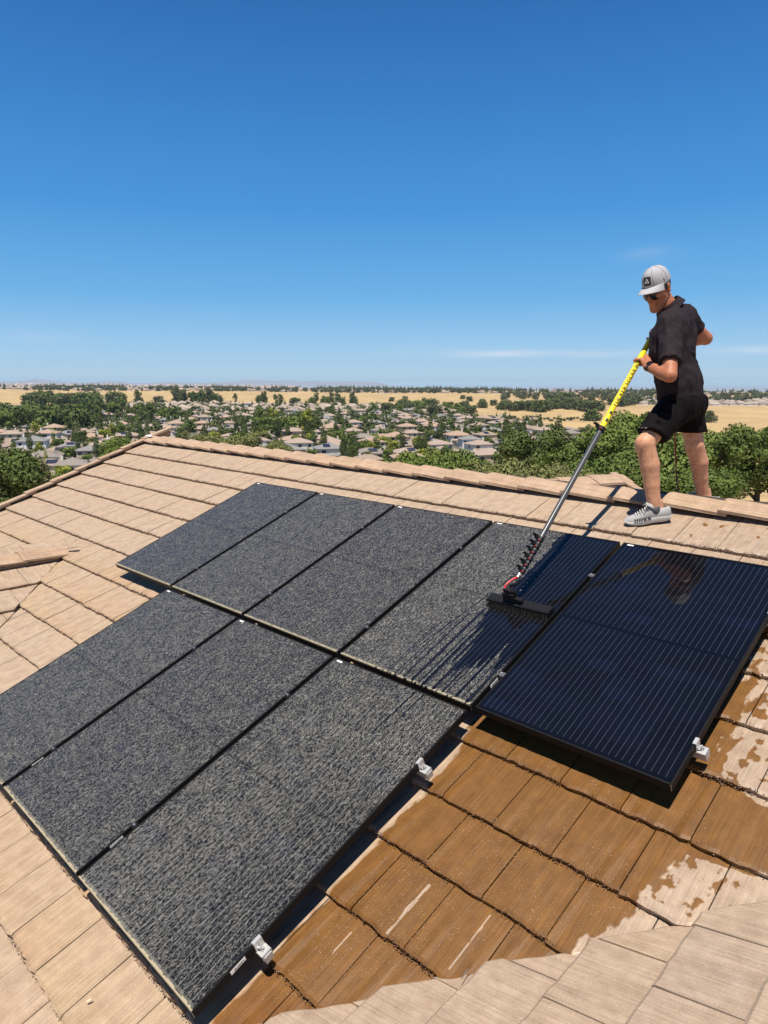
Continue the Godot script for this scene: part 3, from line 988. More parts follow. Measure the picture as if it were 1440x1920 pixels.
func build_pole() -> void:
	var o := base("water_fed_pole")
	tag(o, "long yellow and grey telescopic cleaning pole with a black brush, held by the man", "cleaning pole")
	var yellow := mat(lin(0.80, 0.62, 0.01), 0.35)
	var carbon := mat(lin(0.055, 0.057, 0.062), 0.32)
	var black := mat(lin(0.009, 0.009, 0.010), 0.5)
	black.metallic_specular = 0.35
	var red := mat(lin(0.55, 0.02, 0.03), 0.35)
	var d := pole_dir
	var P := func(t: float) -> Vector3: return POLE_FOOT + d * t
	var side := d.cross(fh).normalized()       # across the view
	var front := side.cross(d).normalized()
	if front.dot(fh) > 0: front = -front
	var q := MB.new()
	q.tube([P.call(1.345), P.call(1.36), P.call(2.42)], [0.0195, 0.0205, 0.0205], 24)
	var y := put("yellow_section", q, yellow, o, true)
	q = MB.new()
	q.tube([P.call(2.42), P.call(2.45)], [0.0215, 0.0215], 20)
	put("end_cap", q, black, o)
	q = MB.new()
	q.tube([P.call(0.36), P.call(1.345)], [0.0178, 0.0178], 24)
	put("carbon_section", q, carbon, o, true)
	q = MB.new()
	for k in 6:
		q.tube([P.call(0.06 + k * 0.05), P.call(0.12 + k * 0.05)], [0.0095 + 0.0012 * k, 0.0095 + 0.0012 * k], 16)
	put("carbon_section", q, carbon, o)
	var ink := mat(lin(0.03, 0.028, 0.01), 0.5)
	var sgn := -1.0
	var wrap := func(x: float, h: float, z: float, t0: float) -> Vector3:
		var ang := h / 0.0207 + 0.15
		return P.call(t0 + x) + (front * cos(ang) + side * sgn * -sin(ang)) * (0.0209 + maxf(z, 0.0))
	letters_on("TUCKER SOLAR 800", 0.027, func(x: float, h: float, z: float) -> Vector3: return wrap.call(x * 1.55, h, z, 1.80), ink, "lettering", y)
	for t in [1.40, 1.475]:
		q = MB.new()
		var rows := []
		for a in 5:
			var row := []
			for b in 5:
				row.append(wrap.call(a * 0.007, (b - 2) * 0.005, 0.0006, t))
			rows.append(row)
		q.sheet(rows)
		put("safety_mark", q, ink, y)
	# locking collars with their levers
	var spots := [1.335]
	for k in 6: spots.append(0.345 - 0.0495 * k)
	for k in spots.size():
		var t: float = spots[k]
		var rr := 0.0275 if k == 0 else 0.0225 - 0.0012 * (k - 1)
		q = MB.new()
		q.tube([P.call(t - 0.02), P.call(t - 0.017), P.call(t + 0.015), P.call(t + 0.018)], [rr - 0.003, rr, rr, rr - 0.003], 16)
		var c := put("locking_collar", q, black, o)
		var out := (-side * sgn * 0.25 + front * 0.35 - rh * 0.9).normalized()
		out = (out - d * out.dot(d)).normalized()
		var acr := d.cross(out).normalized()
		q = MB.new()
		var at: Vector3 = P.call(t + 0.006)
		q.slab(frame_at(at + out * (rr + 0.006), acr, d, out), Vector3(0.024, 0.020, 0.020), 0.004)
		q.slab(frame_at(at + out * (rr + 0.022) + d * 0.006, acr, (d * 0.985 + out * 0.17).normalized(), (out * 0.985 - d * 0.17).normalized()), Vector3(0.026, 0.007, 0.034), 0.003)
		put("lever", q, black, c)
		q = MB.new()
		q.box(frame_at(P.call(t - 0.012) + (front * 0.6 + out * 0.5).normalized() * (rr + 0.001), acr, d, out), Vector3(0.010, 0.006, 0.006))
		put("lever_pin", q, red, c)
	# gooseneck and hose down to the brush head
	var hub := R(3.768, 0.895, 0.085)
	q = MB.new()
	q.tube([P.call(0.075), P.call(0.03), P.call(0.0), hub + nd * 0.075, hub + nd * 0.03], [0.009, 0.009, 0.010, 0.012, 0.014], 12)
	put("gooseneck", q, black, o, true)
	q = MB.new()
	q.tube([hub + nd * 0.04 - vd * 0.02, hub + nd * 0.04 + vd * 0.02], [0.021, 0.021], 14)
	q.tube([hub + nd * 0.04 - ud * 0.04, hub + nd * 0.04 + ud * 0.04], [0.010, 0.010], 10)
	q.box(frame_at(hub + nd * 0.005, ud, nd, -vd), Vector3(0.075, 0.05, 0.05))
	q.box(frame_at(hub + ud * 0.06 - nd * 0.01, ud, nd, -vd), Vector3(0.05, 0.018, 0.03))
	put("swivel", q, black, o)
	q = MB.new()
	var hose := []
	var rad := []
	var h0: Vector3 = P.call(0.055) - rh * 0.012
	for k in 13:
		var f := k / 12.0
		hose.append(h0.lerp(hub - ud * 0.035 + vd * 0.012 - nd * 0.008, f) + (-rh * 0.030 + nd * 0.012) * sin(PI * f))
		rad.append(0.0062)
	q.tube(hose, rad, 10)
	put("water_tube", q, red, o, true)
	q = MB.new()
	q.tube([hose[0] + d * 0.03, hose[0]], [0.0055, 0.007], 10)
	put("tube_fitting", q, mat(lin(0.6, 0.6, 0.6), 0.3, 0.8), o)
	# brush head
	var c0 := R(3.815, 0.888, 0.043)
	var bu := (ud - vd * 0.03).normalized()
	var bv := bu.cross(nd).normalized()
	q = MB.new()
	q.slab(frame_at(c0, bu, nd, -bv), Vector3(0.425, 0.017, 0.072), 0.005)
	for k in 9:
		q.slab(frame_at(c0 + bu * (-0.19 + 0.0475 * k) + nd * 0.0090, bu, nd, -bv), Vector3(0.030, 0.003, 0.060), 0.002)
	var head := put("brush_head", q, black, o)
	var mm := MultiMesh.new()
	mm.transform_format = MultiMesh.TRANSFORM_3D
	q = MB.new()
	q.tube([Vector3(0, -0.034, 0), Vector3(0, 0, 0)], [0.0034, 0.0016], 5)
	mm.mesh = q.mesh()
	var xs := []
	for a in 46:
		for b in 7:
			if b > 1 and b < 5 and a > 1 and a < 44 and (a + b) % 2: continue
			var lean := Vector3(rng.randf_range(-0.12, 0.12), 0, rng.randf_range(-0.12, 0.12)) + Vector3(0, 0, (b - 3) * 0.09)
			var at := c0 + bu * (-0.207 + 0.0092 * a) - bv * ((b - 3) * 0.0135) - nd * 0.007
			xs.append(frame_at(at, bu, (nd - bu * lean.x + bv * lean.z).normalized(), -bv))
	mm.instance_count = xs.size()
	for k in xs.size(): mm.set_instance_transform(k, xs[k])
	var br := MultiMeshInstance3D.new()
	br.name = "bristles"
	br.multimesh = mm
	br.material_override = mat(lin(0.016, 0.015, 0.013), 0.7)
	br.set_meta("kind", "stuff")
	head.add_child(br)

# ------------------------------------------------------------------ the man: distance fields meshed with surface nets
class Field:
	var lo := Vector3.ZERO
	var cell := 0.01
	var nx := 0; var ny := 0; var nz := 0
	var f := PackedFloat32Array()
	func setup(a: Vector3, b: Vector3, c: float) -> void:
		lo = a; cell = c
		nx = int((b.x - a.x) / c) + 2; ny = int((b.y - a.y) / c) + 2; nz = int((b.z - a.z) / c) + 2
		f.resize(nx * ny * nz); f.fill(1.0)
	func span(a: float, b: float, o: float, n: int) -> Vector2i:
		return Vector2i(clampi(int((a - o) / cell), 0, n), clampi(int((b - o) / cell) + 2, 0, n))
	func cap(a: Vector3, b: Vector3, ra: float, rb: float, k := 0.03, minus := false) -> void:
		var m := maxf(ra, rb) + k + cell * 2.5
		var sx := span(minf(a.x, b.x) - m, maxf(a.x, b.x) + m, lo.x, nx)
		var sy := span(minf(a.y, b.y) - m, maxf(a.y, b.y) + m, lo.y, ny)
		var sz := span(minf(a.z, b.z) - m, maxf(a.z, b.z) + m, lo.z, nz)
		var ba := b - a
		var q := maxf(ba.dot(ba), 1e-9)
		for z in range(sz.x, sz.y):
			for y in range(sy.x, sy.y):
				var row := (z * ny + y) * nx
				for x in range(sx.x, sx.y):
					var p := lo + Vector3(x, y, z) * cell - a
					var t := clampf(p.dot(ba) / q, 0.0, 1.0)
					var d := (p - ba * t).length() - lerpf(ra, rb, t)
					var e := f[row + x]
					if minus:
						d = -d
						var h := maxf(k - absf(e - d), 0.0) / k
						f[row + x] = maxf(e, d) + h * h * k * 0.25
					elif d < e + k:
						var h := maxf(k - absf(e - d), 0.0) / k
						f[row + x] = minf(e, d) - h * h * k * 0.25
	func ell(c: Vector3, bs: Basis, r: Vector3, k := 0.02) -> void:
		var m := maxf(r.x, maxf(r.y, r.z)) + k + cell * 2.5
		var sx := span(c.x - m, c.x + m, lo.x, nx)
		var sy := span(c.y - m, c.y + m, lo.y, ny)
		var sz := span(c.z - m, c.z + m, lo.z, nz)
		var inv := bs.inverse()
		for z in range(sz.x, sz.y):
			for y in range(sy.x, sy.y):
				var row := (z * ny + y) * nx
				for x in range(sx.x, sx.y):
					var p := inv * (lo + Vector3(x, y, z) * cell - c)
					var a := (p / r).length()
					var b := (p / (r * r)).length()
					var d := a * (a - 1.0) / maxf(b, 1e-6)
					var e := f[row + x]
					if d < e + k:
						var h := maxf(k - absf(e - d), 0.0) / k
						f[row + x] = minf(e, d) - h * h * k * 0.25
	func cut(o: Vector3, n: Vector3, near := Vector3.INF, reach := 0.0) -> void:
		for z in nz:
			for y in ny:
				for x in nx:
					var k := (z * ny + y) * nx + x
					if f[k] > 0.05: continue
					var p := lo + Vector3(x, y, z) * cell
					if reach > 0.0 and p.distance_to(near) > reach: continue
					f[k] = maxf(f[k], (p - o).dot(n))
	func crease(n: FastNoiseLite, amount: float, squash: Basis) -> void:
		for z in nz:
			for y in ny:
				for x in nx:
					var k := (z * ny + y) * nx + x
					if absf(f[k]) > 0.05: continue
					f[k] += amount * n.get_noise_3dv(squash * (lo + Vector3(x, y, z) * cell))
	func mesh_into(q: MB) -> void:
		var at := {}
		var sx := 1; var sy := nx; var sz := nx * ny
		var offs := [0, sx, sy, sx + sy, sz, sx + sz, sy + sz, sx + sy + sz]
		var far := cell * 4.0
		for z in nz - 1:
			for y in ny - 1:
				var row := (z * ny + y) * nx
				for x in nx - 1:
					var k := row + x
					var f0 := f[k]
					if f0 > far or f0 < -far: continue
					var s := 0
					for j in 8:
						if f[k + offs[j]] < 0.0: s += 1
					if s == 0 or s == 8: continue
					var sum := Vector3.ZERO
					var n := 0
					for e in [[0, 1], [2, 3], [4, 5], [6, 7], [0, 2], [1, 3], [4, 6], [5, 7], [0, 4], [1, 5], [2, 6], [3, 7]]:
						var a: int = e[0]; var b: int = e[1]
						var fa := f[k + offs[a]]; var fb := f[k + offs[b]]
						if (fa < 0.0) == (fb < 0.0): continue
						var t := fa / (fa - fb)
						var pa := Vector3(a & 1, (a >> 1) & 1, a >> 2)
						var pb := Vector3(b & 1, (b >> 1) & 1, b >> 2)
						sum += pa.lerp(pb, t); n += 1
					at[k] = q.p(lo + (Vector3(x, y, z) + sum / n) * cell)
		for k in at:
			var i: int = k
			var inside := f[i] < 0.0
			for ax in 3:
				var st: int = [sx, sy, sz][ax]
				if (f[i + st] < 0.0) == inside: continue
				var u: int = [sy, sz, sx][ax]
				var w: int = [sz, sx, sy][ax]
				if not (at.has(i - u) and at.has(i - w) and at.has(i - u - w)): continue
				if inside: q.quad(at[i - u - w], at[i - w], at[i], at[i - u])
				else: q.quad(at[i - u - w], at[i - u], at[i], at[i - w])

func build_man() -> void:
	var o := base("person")
	tag(o, "man in black polo, black shorts and grey cap holding the cleaning pole", "person")
	var skin := mat(lin(0.66, 0.36, 0.215), 0.6, 0.0, true)
	skin.subsurf_scatter_enabled = true; skin.subsurf_scatter_strength = 0.12
	var skn := noise_of(FastNoiseLite.TYPE_SIMPLEX_SMOOTH, 0.02, 4, 5)
	skin.albedo_texture = noise_tex(skn, 128, Color(0.84, 0.77, 0.74), Color(1, 1, 1))
	skin.heightmap_enabled = true; skin.heightmap_texture = skin.albedo_texture; skin.heightmap_scale = 0.02
	skin.uv1_triplanar = true; skin.uv1_scale = Vector3(9, 9, 9)
	var cloth := mat(lin(0.0190, 0.0130, 0.0160), 0.85)
	cloth.metallic_specular = 0.3
	cloth.rim_enabled = true; cloth.rim = 0.06; cloth.rim_tint = 0.8
	var weave := noise_of(FastNoiseLite.TYPE_VALUE, 0.4, 2, 9)
	cloth.heightmap_enabled = true; cloth.heightmap_scale = 0.05; cloth.heightmap_texture = noise_tex(weave, 128)
	cloth.uv1_triplanar = true; cloth.uv1_scale = Vector3(9, 9, 9)
	var shorts_m: StandardMaterial3D = cloth.duplicate()
	shorts_m.rim_enabled = false
	shorts_m.albedo_color = lin(0.0060, 0.0048, 0.0054)
	shorts_m.metallic_specular = 0.22

	# joints, in metres
	var shL := Vector3(3.942, 1.416, -0.775); var shR := Vector3(3.880, 1.505, -1.160)
	var elL := Vector3(4.050, 1.073, -0.550); var wrL := Vector3(3.850, 1.140, -0.655)
	var elR := Vector3(3.962, 1.362, -1.400); var wrR := Vector3(3.812, 1.345, -1.19)
	var n0 := Vector3(3.885, 1.500, -0.957); var n1 := Vector3(3.815, 1.640, -0.880)
	var hipL := Vector3(3.987, 0.888, -0.838); var hipR := Vector3(3.972, 0.899, -1.083)
	var knL := Vector3(3.930, 0.605, -0.511); var anL := Vector3(4.008, 0.140, -0.566)
	var knR := Vector3(4.047, 0.565, -1.124); var anR := Vector3(4.083, 0.160, -1.285)
	var lat := Vector3(0.09, -0.06, 0.99).normalized()         # towards his left
	var fwd := Vector3(-0.75, 0.0, 0.66)
	var spine := [Vector3(3.904, 1.452, -0.960), Vector3(3.904, 1.360, -0.937), Vector3(3.907, 1.246, -0.924), Vector3(3.929, 1.132, -0.930), Vector3(3.959, 1.032, -0.955), Vector3(3.974, 0.932, -0.970)]
	var girth := [0.082, 0.108, 0.110, 0.106, 0.106, 0.110]
	var half := [0.10, 0.105, 0.095, 0.078, 0.075, 0.080]

	# legs, arms, neck and trunk as one skin
	var b := Field.new()
	b.setup(Vector3(3.66, 0.02, -1.52), Vector3(4.24, 1.70, -0.38), 0.0115)
	for k in 5:
		for s in [-1.0, 1.0]:
			b.cap(spine[k] + lat * (s * half[k]), spine[k + 1] + lat * (s * half[k + 1]), girth[k] - 0.032, girth[k + 1] - 0.036, 0.05)
	b.cap(n0, n1, 0.068, 0.062, 0.05)
	b.cap(shL, elL, 0.058, 0.047, 0.03); b.cap(shR, elR, 0.058, 0.047, 0.03)
	var foreL := elL.lerp(wrL, 0.3)
	b.cap(elL, foreL, 0.046, 0.049, 0.012); b.cap(foreL, wrL, 0.049, 0.030, 0.008)
	var foreR := elR.lerp(wrR, 0.3)
	b.cap(elR, foreR, 0.046, 0.047, 0.02); b.cap(foreR, wrR, 0.046, 0.030, 0.02)
	b.cap(hipL, knL, 0.088, 0.063, 0.02); b.cap(hipR, knR, 0.088, 0.065, 0.02)
	for leg in [[knL, anL, Vector3(-0.72, 0.1, 0.69)], [knR, anR, Vector3(-0.72, 0.1, 0.69)]]:
		var kn: Vector3 = leg[0]; var an: Vector3 = leg[1]; var fw: Vector3 = leg[2]
		b.cap(kn + fw * 0.018, kn + fw * 0.022 + Vector3(0, -0.03, 0), 0.050, 0.044, 0.03)
		var calf := kn.lerp(an, 0.32) - fw * 0.012
		var low := kn.lerp(an, 0.62) - fw * 0.006
		b.cap(kn, calf, 0.062, 0.064, 0.012); b.cap(calf, low, 0.064, 0.051, 0.012)
		b.cap(low, an, 0.051, 0.042, 0.012)
		b.cap(kn + fw * 0.012, an + fw * 0.006, 0.044, 0.034, 0.02)        # shin
		b.cap(an - fw * 0.035 + Vector3(0, 0.05, 0), an - fw * 0.045 + Vector3(0, -0.05, 0), 0.020, 0.028, 0.03)
		b.cap(an + Vector3(0, -0.02, 0), an + fw * 0.05 + Vector3(0, -0.06, 0), 0.040, 0.036, 0.03)
	var q := MB.new()
	b.mesh_into(q)

	# head
	var hf := Vector3(-0.155, -0.47, 0.868).normalized()
	var hl := Vector3.UP.cross(hf).normalized()
	hl = (hl + Vector3(0, 0.05, 0)).normalized()
	var hu := hf.cross(hl).normalized()
	hl = hu.cross(hf).normalized()
	var hc := Vector3(3.795, 1.690, -0.842)
	var hb := Basis(hl, hu, hf)
	var HP := func(x: float, y: float, z: float) -> Vector3: return hc + hl * x + hu * y + hf * z
	var h := Field.new()
	h.setup(hc - Vector3(0.17, 0.19, 0.17), hc + Vector3(0.17, 0.19, 0.17), 0.0045)
	h.ell(HP.call(0, 0.035, -0.012), hb, Vector3(0.082, 0.105, 0.103))
	h.ell(HP.call(0, -0.040, 0.026), hb, Vector3(0.066, 0.092, 0.072), 0.03)
	h.cap(HP.call(-0.010, -0.122, 0.076), HP.call(0.010, -0.122, 0.076), 0.024, 0.024, 0.03)
	for s in [-1.0, 1.0]:
		h.cap(HP.call(s * 0.058, -0.066, 0.004), HP.call(s * 0.022, -0.118, 0.066), 0.020, 0.020, 0.03)
		h.cap(HP.call(s * 0.044, -0.020, 0.068), HP.call(s * 0.050, -0.028, 0.040), 0.026, 0.026, 0.025)
		h.ell(HP.call(s * 0.083, -0.004, -0.018), hb * Basis(Vector3.UP, s * 0.35), Vector3(0.010, 0.034, 0.021), 0.008)
		h.cap(HP.call(s * 0.079, -0.030, -0.010), HP.call(s * 0.077, -0.038, -0.006), 0.008, 0.006, 0.01)
		h.cap(HP.call(s * 0.091, -0.002, -0.012), HP.call(s * 0.089, -0.016, -0.010), 0.006, 0.005, 0.006, true)
		h.cap(HP.call(s * 0.012, -0.038, 0.100), HP.call(s * 0.013, -0.040, 0.094), 0.009, 0.009, 0.008)
		h.cap(HP.call(s * 0.035, 0.012, 0.098), HP.call(s * 0.033, 0.012, 0.094), 0.012, 0.012, 0.02, true)
	h.cap(HP.call(-0.040, 0.036, 0.084), HP.call(0.040, 0.036, 0.084), 0.014, 0.014, 0.02)
	h.cap(HP.call(0, 0.004, 0.096), HP.call(0, -0.042, 0.121), 0.009, 0.0125, 0.015)
	h.cap(HP.call(-0.020, -0.071, 0.093), HP.call(0.020, -0.071, 0.093), 0.0065, 0.0065, 0.010)
	h.cap(HP.call(-0.017, -0.084, 0.092), HP.call(0.017, -0.084, 0.092), 0.0075, 0.0075, 0.010)
	h.cap(HP.call(-0.026, -0.0775, 0.104), HP.call(0.026, -0.0775, 0.104), 0.003, 0.003, 0.006, true)
	h.cap(HP.call(0, -0.07, -0.02), HP.call(0, -0.15, -0.035), 0.060, 0.060, 0.03)
	h.mesh_into(q)

	# hands: palm, four fingers and a thumb closed round the pole
	var grip := func(at: Vector3, wrist: Vector3, thumb_down: float, toward: Vector3, cell: float) -> void:
		var g := Field.new()
		g.setup(at - Vector3(0.13, 0.13, 0.13), at + Vector3(0.13, 0.13, 0.13), cell)
		var d := pole_dir
		var e := wrist - at
		e = (e - d * e.dot(d)).normalized()
		var w := d.cross(e).normalized()
		if w.dot(toward) < 0.0: w = -w              # the thumb's side of the pole
		var r := 0.0205
		var ring := func(ang: float, up: float, rad: float) -> Vector3:
			return at + d * up + (e * cos(ang) - w * sin(ang)) * rad
		# palm from the wrist to the knuckles
		for k in 4:
			var up := (k - 1.5) * 0.0215 * -thumb_down
			g.cap(wrist + d * up * 0.7, ring.call(0.25, up, r + 0.017), 0.020, 0.0155, 0.022)
		for k in 4:
			var up := (k - 1.5) * 0.0215 * -thumb_down
			var l: float = [0.92, 1.0, 0.96, 0.80][k]
			var fr: float = [0.0095, 0.0098, 0.0094, 0.0082][k]
			var p0: Vector3 = ring.call(0.35, up, r + 0.015)
			var p1: Vector3 = ring.call(0.35 + 1.25 * l, up * 1.06, r + 0.0125)
			var p2: Vector3 = ring.call(0.35 + 2.25 * l, up * 1.08, r + 0.0105)
			var p3: Vector3 = ring.call(0.35 + 3.05 * l, up * 1.06, r + 0.0095)
			var bulge: Vector3 = ring.call(0.35 + 0.62 * l, up * 1.04, r + 0.021)
			g.cap(p0, bulge, fr + 0.001, fr, 0.006)
			g.cap(bulge, p1, fr, fr - 0.0003, 0.005)
			g.cap(p1, p2, fr - 0.0004, fr - 0.001, 0.004)
			g.cap(p2, p3, fr - 0.001, fr - 0.002, 0.004)
		var tb: Vector3 = wrist.lerp(ring.call(-0.2, 0.0, r + 0.02), 0.45) + d * (0.026 * thumb_down)
		var t1: Vector3 = ring.call(-0.55, 0.040 * thumb_down, r + 0.018)
		var t2: Vector3 = ring.call(-1.30, 0.050 * thumb_down, r + 0.013)
		var t3: Vector3 = ring.call(-1.95, 0.052 * thumb_down, r + 0.011)
		g.cap(tb, t1, 0.017, 0.0125, 0.015)
		g.cap(t1, t2, 0.0122, 0.0108, 0.006)
		g.cap(t2, t3, 0.0108, 0.0088, 0.005)
		g.mesh_into(q)
	var holdL := POLE_FOOT + pole_dir * 2.075
	grip.call(holdL, wrL, -1.0, -fh, 0.0036)
	var holdR := POLE_FOOT + pole_dir * 2.36
	grip.call(holdR, wrR, -1.0, fh, 0.0050)
	for k in q.v.size():        # sun has tanned the arms, hands, neck and face more than the legs
		var w := smoothstep(0.80, 0.95, q.v[k].y)
		q.c[k] = Color(1, 1, 1).lerp(Color(0.70, 0.52, 0.44), w)
	put("body", q, skin, o, true, true)

	# short hair below the cap
	var hr := Field.new()
	hr.setup(hc - Vector3(0.15, 0.15, 0.15), hc + Vector3(0.15, 0.17, 0.15), 0.005)
	hr.ell(HP.call(0, 0.034, -0.013), hb, Vector3(0.0855, 0.109, 0.1065))
	hr.cut(HP.call(0, 0, 0.020), hf)
	hr.cut(HP.call(0, 0.05, 0), hu)
	hr.cut(HP.call(0, -0.045, -0.02), (-hu - hf * -0.2).normalized())
	q = MB.new()
	hr.mesh_into(q)
	put("hair", q, mat(lin(0.035, 0.022, 0.015), 0.7), o, true)

	# polo shirt
	var fold := noise_of(FastNoiseLite.TYPE_SIMPLEX_SMOOTH, 6.5, 3, 31)
	var p := Field.new()
	p.setup(Vector3(3.68, 0.84, -1.45), Vector3(4.18, 1.62, -0.52), 0.0095)
	for k in 5:
		for s in [-1.0, 1.0]:
			p.cap(spine[k] + lat * (s * half[k]), spine[k + 1] + lat * (s * half[k + 1]), girth[k] + (0.004 if k < 4 else 0.016), girth[k + 1] + (0.004 if k < 3 else 0.020), 0.055)
	p.cap(n0 - Vector3(0, 0.05, 0), n0.lerp(n1, 0.35), 0.082, 0.078, 0.05)
	p.cap(shL, shR, 0.080, 0.080, 0.05)
	p.cap(shL + Vector3(0, 0.01, -0.02), n0.lerp(n1, 0.30) + lat * 0.02, 0.074, 0.066, 0.05)
	p.cap(shR + Vector3(0, 0.01, 0.02), n0.lerp(n1, 0.20) - lat * 0.02, 0.074, 0.066, 0.05)
	var slL := shL.lerp(elL, 0.74); var slR := shR.lerp(elR, 0.56)
	p.cap(shL, shL.lerp(elL, 0.85), 0.076, 0.072, 0.035); p.cap(shR, shR.lerp(elR, 0.75), 0.070, 0.066, 0.035)
	# folds across the small of the back and the belly
	for k in 5:
		var y := 1.10 - 0.042 * k
		var cx: Vector3 = spine[3].lerp(spine[5], clampf((1.132 - y) / 0.2, 0, 1))
		p.cap(cx - fwd * 0.085 + lat * 0.10 + Vector3(0, 0.015, 0), cx - fwd * 0.105 - lat * 0.08 + Vector3(0, -0.012, 0), 0.016, 0.020, 0.02)
		p.cap(cx - fwd * 0.03 + lat * 0.178 + Vector3(0, 0.014 * (k % 2), 0), cx - fwd * 0.088 + lat * 0.115 + Vector3(0, -0.02, 0), 0.010, 0.013, 0.02)
	for k in 4:     # pulls from the armpit
		var a: Vector3 = shL + Vector3(0.05, -0.10 - 0.01 * k, -0.03)
		p.cap(a, a + (-fwd * 0.10 + Vector3(0, -0.10 - 0.06 * k, -0.06 + 0.02 * k)), 0.010, 0.005, 0.02)
	var pull := noise_of(FastNoiseLite.TYPE_SIMPLEX_SMOOTH, 7.0, 2, 53)
	pull.fractal_type = FastNoiseLite.FRACTAL_RIDGED
	p.crease(pull, -0.010, Basis(Vector3(0, 0, 1), 0.5) * Basis.from_scale(Vector3(1.3, 0.55, 1.3)))
	p.crease(fold, 0.009, Basis.from_scale(Vector3(1, 0.75, 1)))
	p.crease(noise_of(FastNoiseLite.TYPE_SIMPLEX_SMOOTH, 17.0, 2, 77), 0.006, Basis.from_scale(Vector3(1.0, 0.6, 1.0)))
	p.cut(slL, (elL - shL).normalized(), shL.lerp(elL, 0.85), 0.13)
	p.cut(slR, (elR - shR).normalized(), shR.lerp(elR, 0.80), 0.13)
	p.cut(Vector3(3.97, 0.905, -0.97), Vector3(0.1, -1, 0.0).normalized())
	var nk := (n1 - n0).normalized()
	p.cut(n0.lerp(n1, 0.46), (nk + Vector3(0, 0.25, 0)).normalized())
	q = MB.new()
	p.mesh_into(q)
	var polo := put("polo_shirt", q, cloth, o, true)
	# collar stands round the neck, open at the throat
	q = MB.new()
	var rows := [[], [], [], []]
	for k in 25:
		var ang := lerpf(0.35, TAU - 0.35, k / 24.0)
		var dir := (fwd * cos(ang) + lat * sin(ang))
		dir = (dir - nk * dir.dot(nk)).normalized()
		var c := n0.lerp(n1, 0.40) + Vector3(0.010, 0.010, -0.006)
		var drop := 0.014 + 0.010 * cos(ang)
		rows[0].append(c + dir * 0.072 - nk * 0.01)
		rows[1].append(c + dir * 0.074 + nk * (0.046 - drop))
		rows[2].append(c + dir * 0.080 + nk * (0.046 - drop))
		rows[3].append(c + dir * 0.104 + nk * (-0.008 - drop))
	rows.reverse()
	q.sheet(rows)
	put("collar", q, cloth, polo, true)
	for e in [[slL, (elL - shL).normalized(), 0.0735], [slR, (elR - shR).normalized(), 0.0680]]:
		q = MB.new()
		q.tube([e[0] - e[1] * 0.020, e[0] - e[1] * 0.017, e[0] - e[1] * 0.001, e[0] + e[1] * 0.001], [e[2] - 0.002, e[2] + 0.0015, e[2] + 0.0015, e[2] - 0.003], 28)
		put("sleeve_hem", q, cloth, polo, true)

	# shorts
	var t := Field.new()
	t.setup(Vector3(3.72, 0.52, -1.32), Vector3(4.20, 1.04, -0.40), 0.0095)
	for s in [-1.0, 1.0]:
		t.cap(spine[4] + lat * (s * half[4]), spine[5] + lat * (s * half[5]), girth[4] - 0.002, girth[5] + 0.008, 0.05)
	t.cap(hipL - Vector3(0, 0.04, 0), hipL.lerp(knL, 0.98), 0.116, 0.098, 0.06)
	t.cap(hipR - Vector3(0, 0.04, 0), hipR.lerp(knR, 0.92), 0.116, 0.104, 0.06)
	t.cap(hipL - fwd * 0.035 - Vector3(0, 0.03, 0), hipR - fwd * 0.035 - Vector3(0, 0.03, 0), 0.112, 0.112, 0.05)
	for k in 4:
		var a := hipL.lerp(knL, 0.25 + 0.17 * k)
		t.cap(a + lat * 0.085 + Vector3(0.03, 0.05, 0), a + lat * 0.060 - fwd * 0.085 + Vector3(0, -0.04, 0), 0.016, 0.012, 0.025)
	t.crease(pull, -0.008, Basis(Vector3(0, 0, 1), -0.4) * Basis.from_scale(Vector3(1.2, 0.5, 1.2)))
	t.crease(fold, 0.008, Basis.from_scale(Vector3(1, 0.8, 1)))
	t.crease(noise_of(FastNoiseLite.TYPE_SIMPLEX_SMOOTH, 15.0, 2, 78), 0.006, Basis.from_scale(Vector3(1, 0.5, 1)))
	var hemL := hipL.lerp(knL, 0.80)
	var hemR := hipR.lerp(knR, 0.70)
	t.cut(hemL, ((knL - hipL).normalized() + Vector3(0.0, -0.6, 0.0)).normalized(), hipL.lerp(knL, 1.0), 0.2)
	t.cut(hemR, Vector3(0.0, -1, -0.05).normalized(), hipR.lerp(knR, 0.95), 0.17)
	t.cut(Vector3(3.97, 0.945, -0.97), Vector3.UP)
	q = MB.new()
	t.mesh_into(q)
	var shorts := put("shorts", q, shorts_m, o, true)
	# the small pale print by the left hem
	q = MB.new()
	var lm := hemL + lat * 0.088 + fwd * 0.055 + Vector3(0, 0.062, 0)
	for k in 4:
		q.box(frame_at(lm - fwd * (0.016 * k) + lat * (0.004 * k), -fwd, Vector3.UP, lat), Vector3([0.007, 0.003, 0.003, 0.009][k], [0.002, 0.008, 0.006, 0.006][k], 0.003))
	put("hem_print", q, mat(lin(0.35, 0.35, 0.35), 0.7), shorts)

	# shoes
	var grey := mat(lin(0.33, 0.325, 0.315), 0.85)
	grey.heightmap_enabled = true; grey.heightmap_scale = 0.06; grey.heightmap_texture = noise_tex(noise_of(FastNoiseLite.TYPE_CELLULAR, 0.25, 1, 3), 128)
	grey.uv1_triplanar = true; grey.uv1_scale = Vector3(12, 12, 12)
	var foam := mat(lin(0.50, 0.48, 0.45), 0.7)
	var dark := mat(lin(0.03, 0.03, 0.035), 0.6)
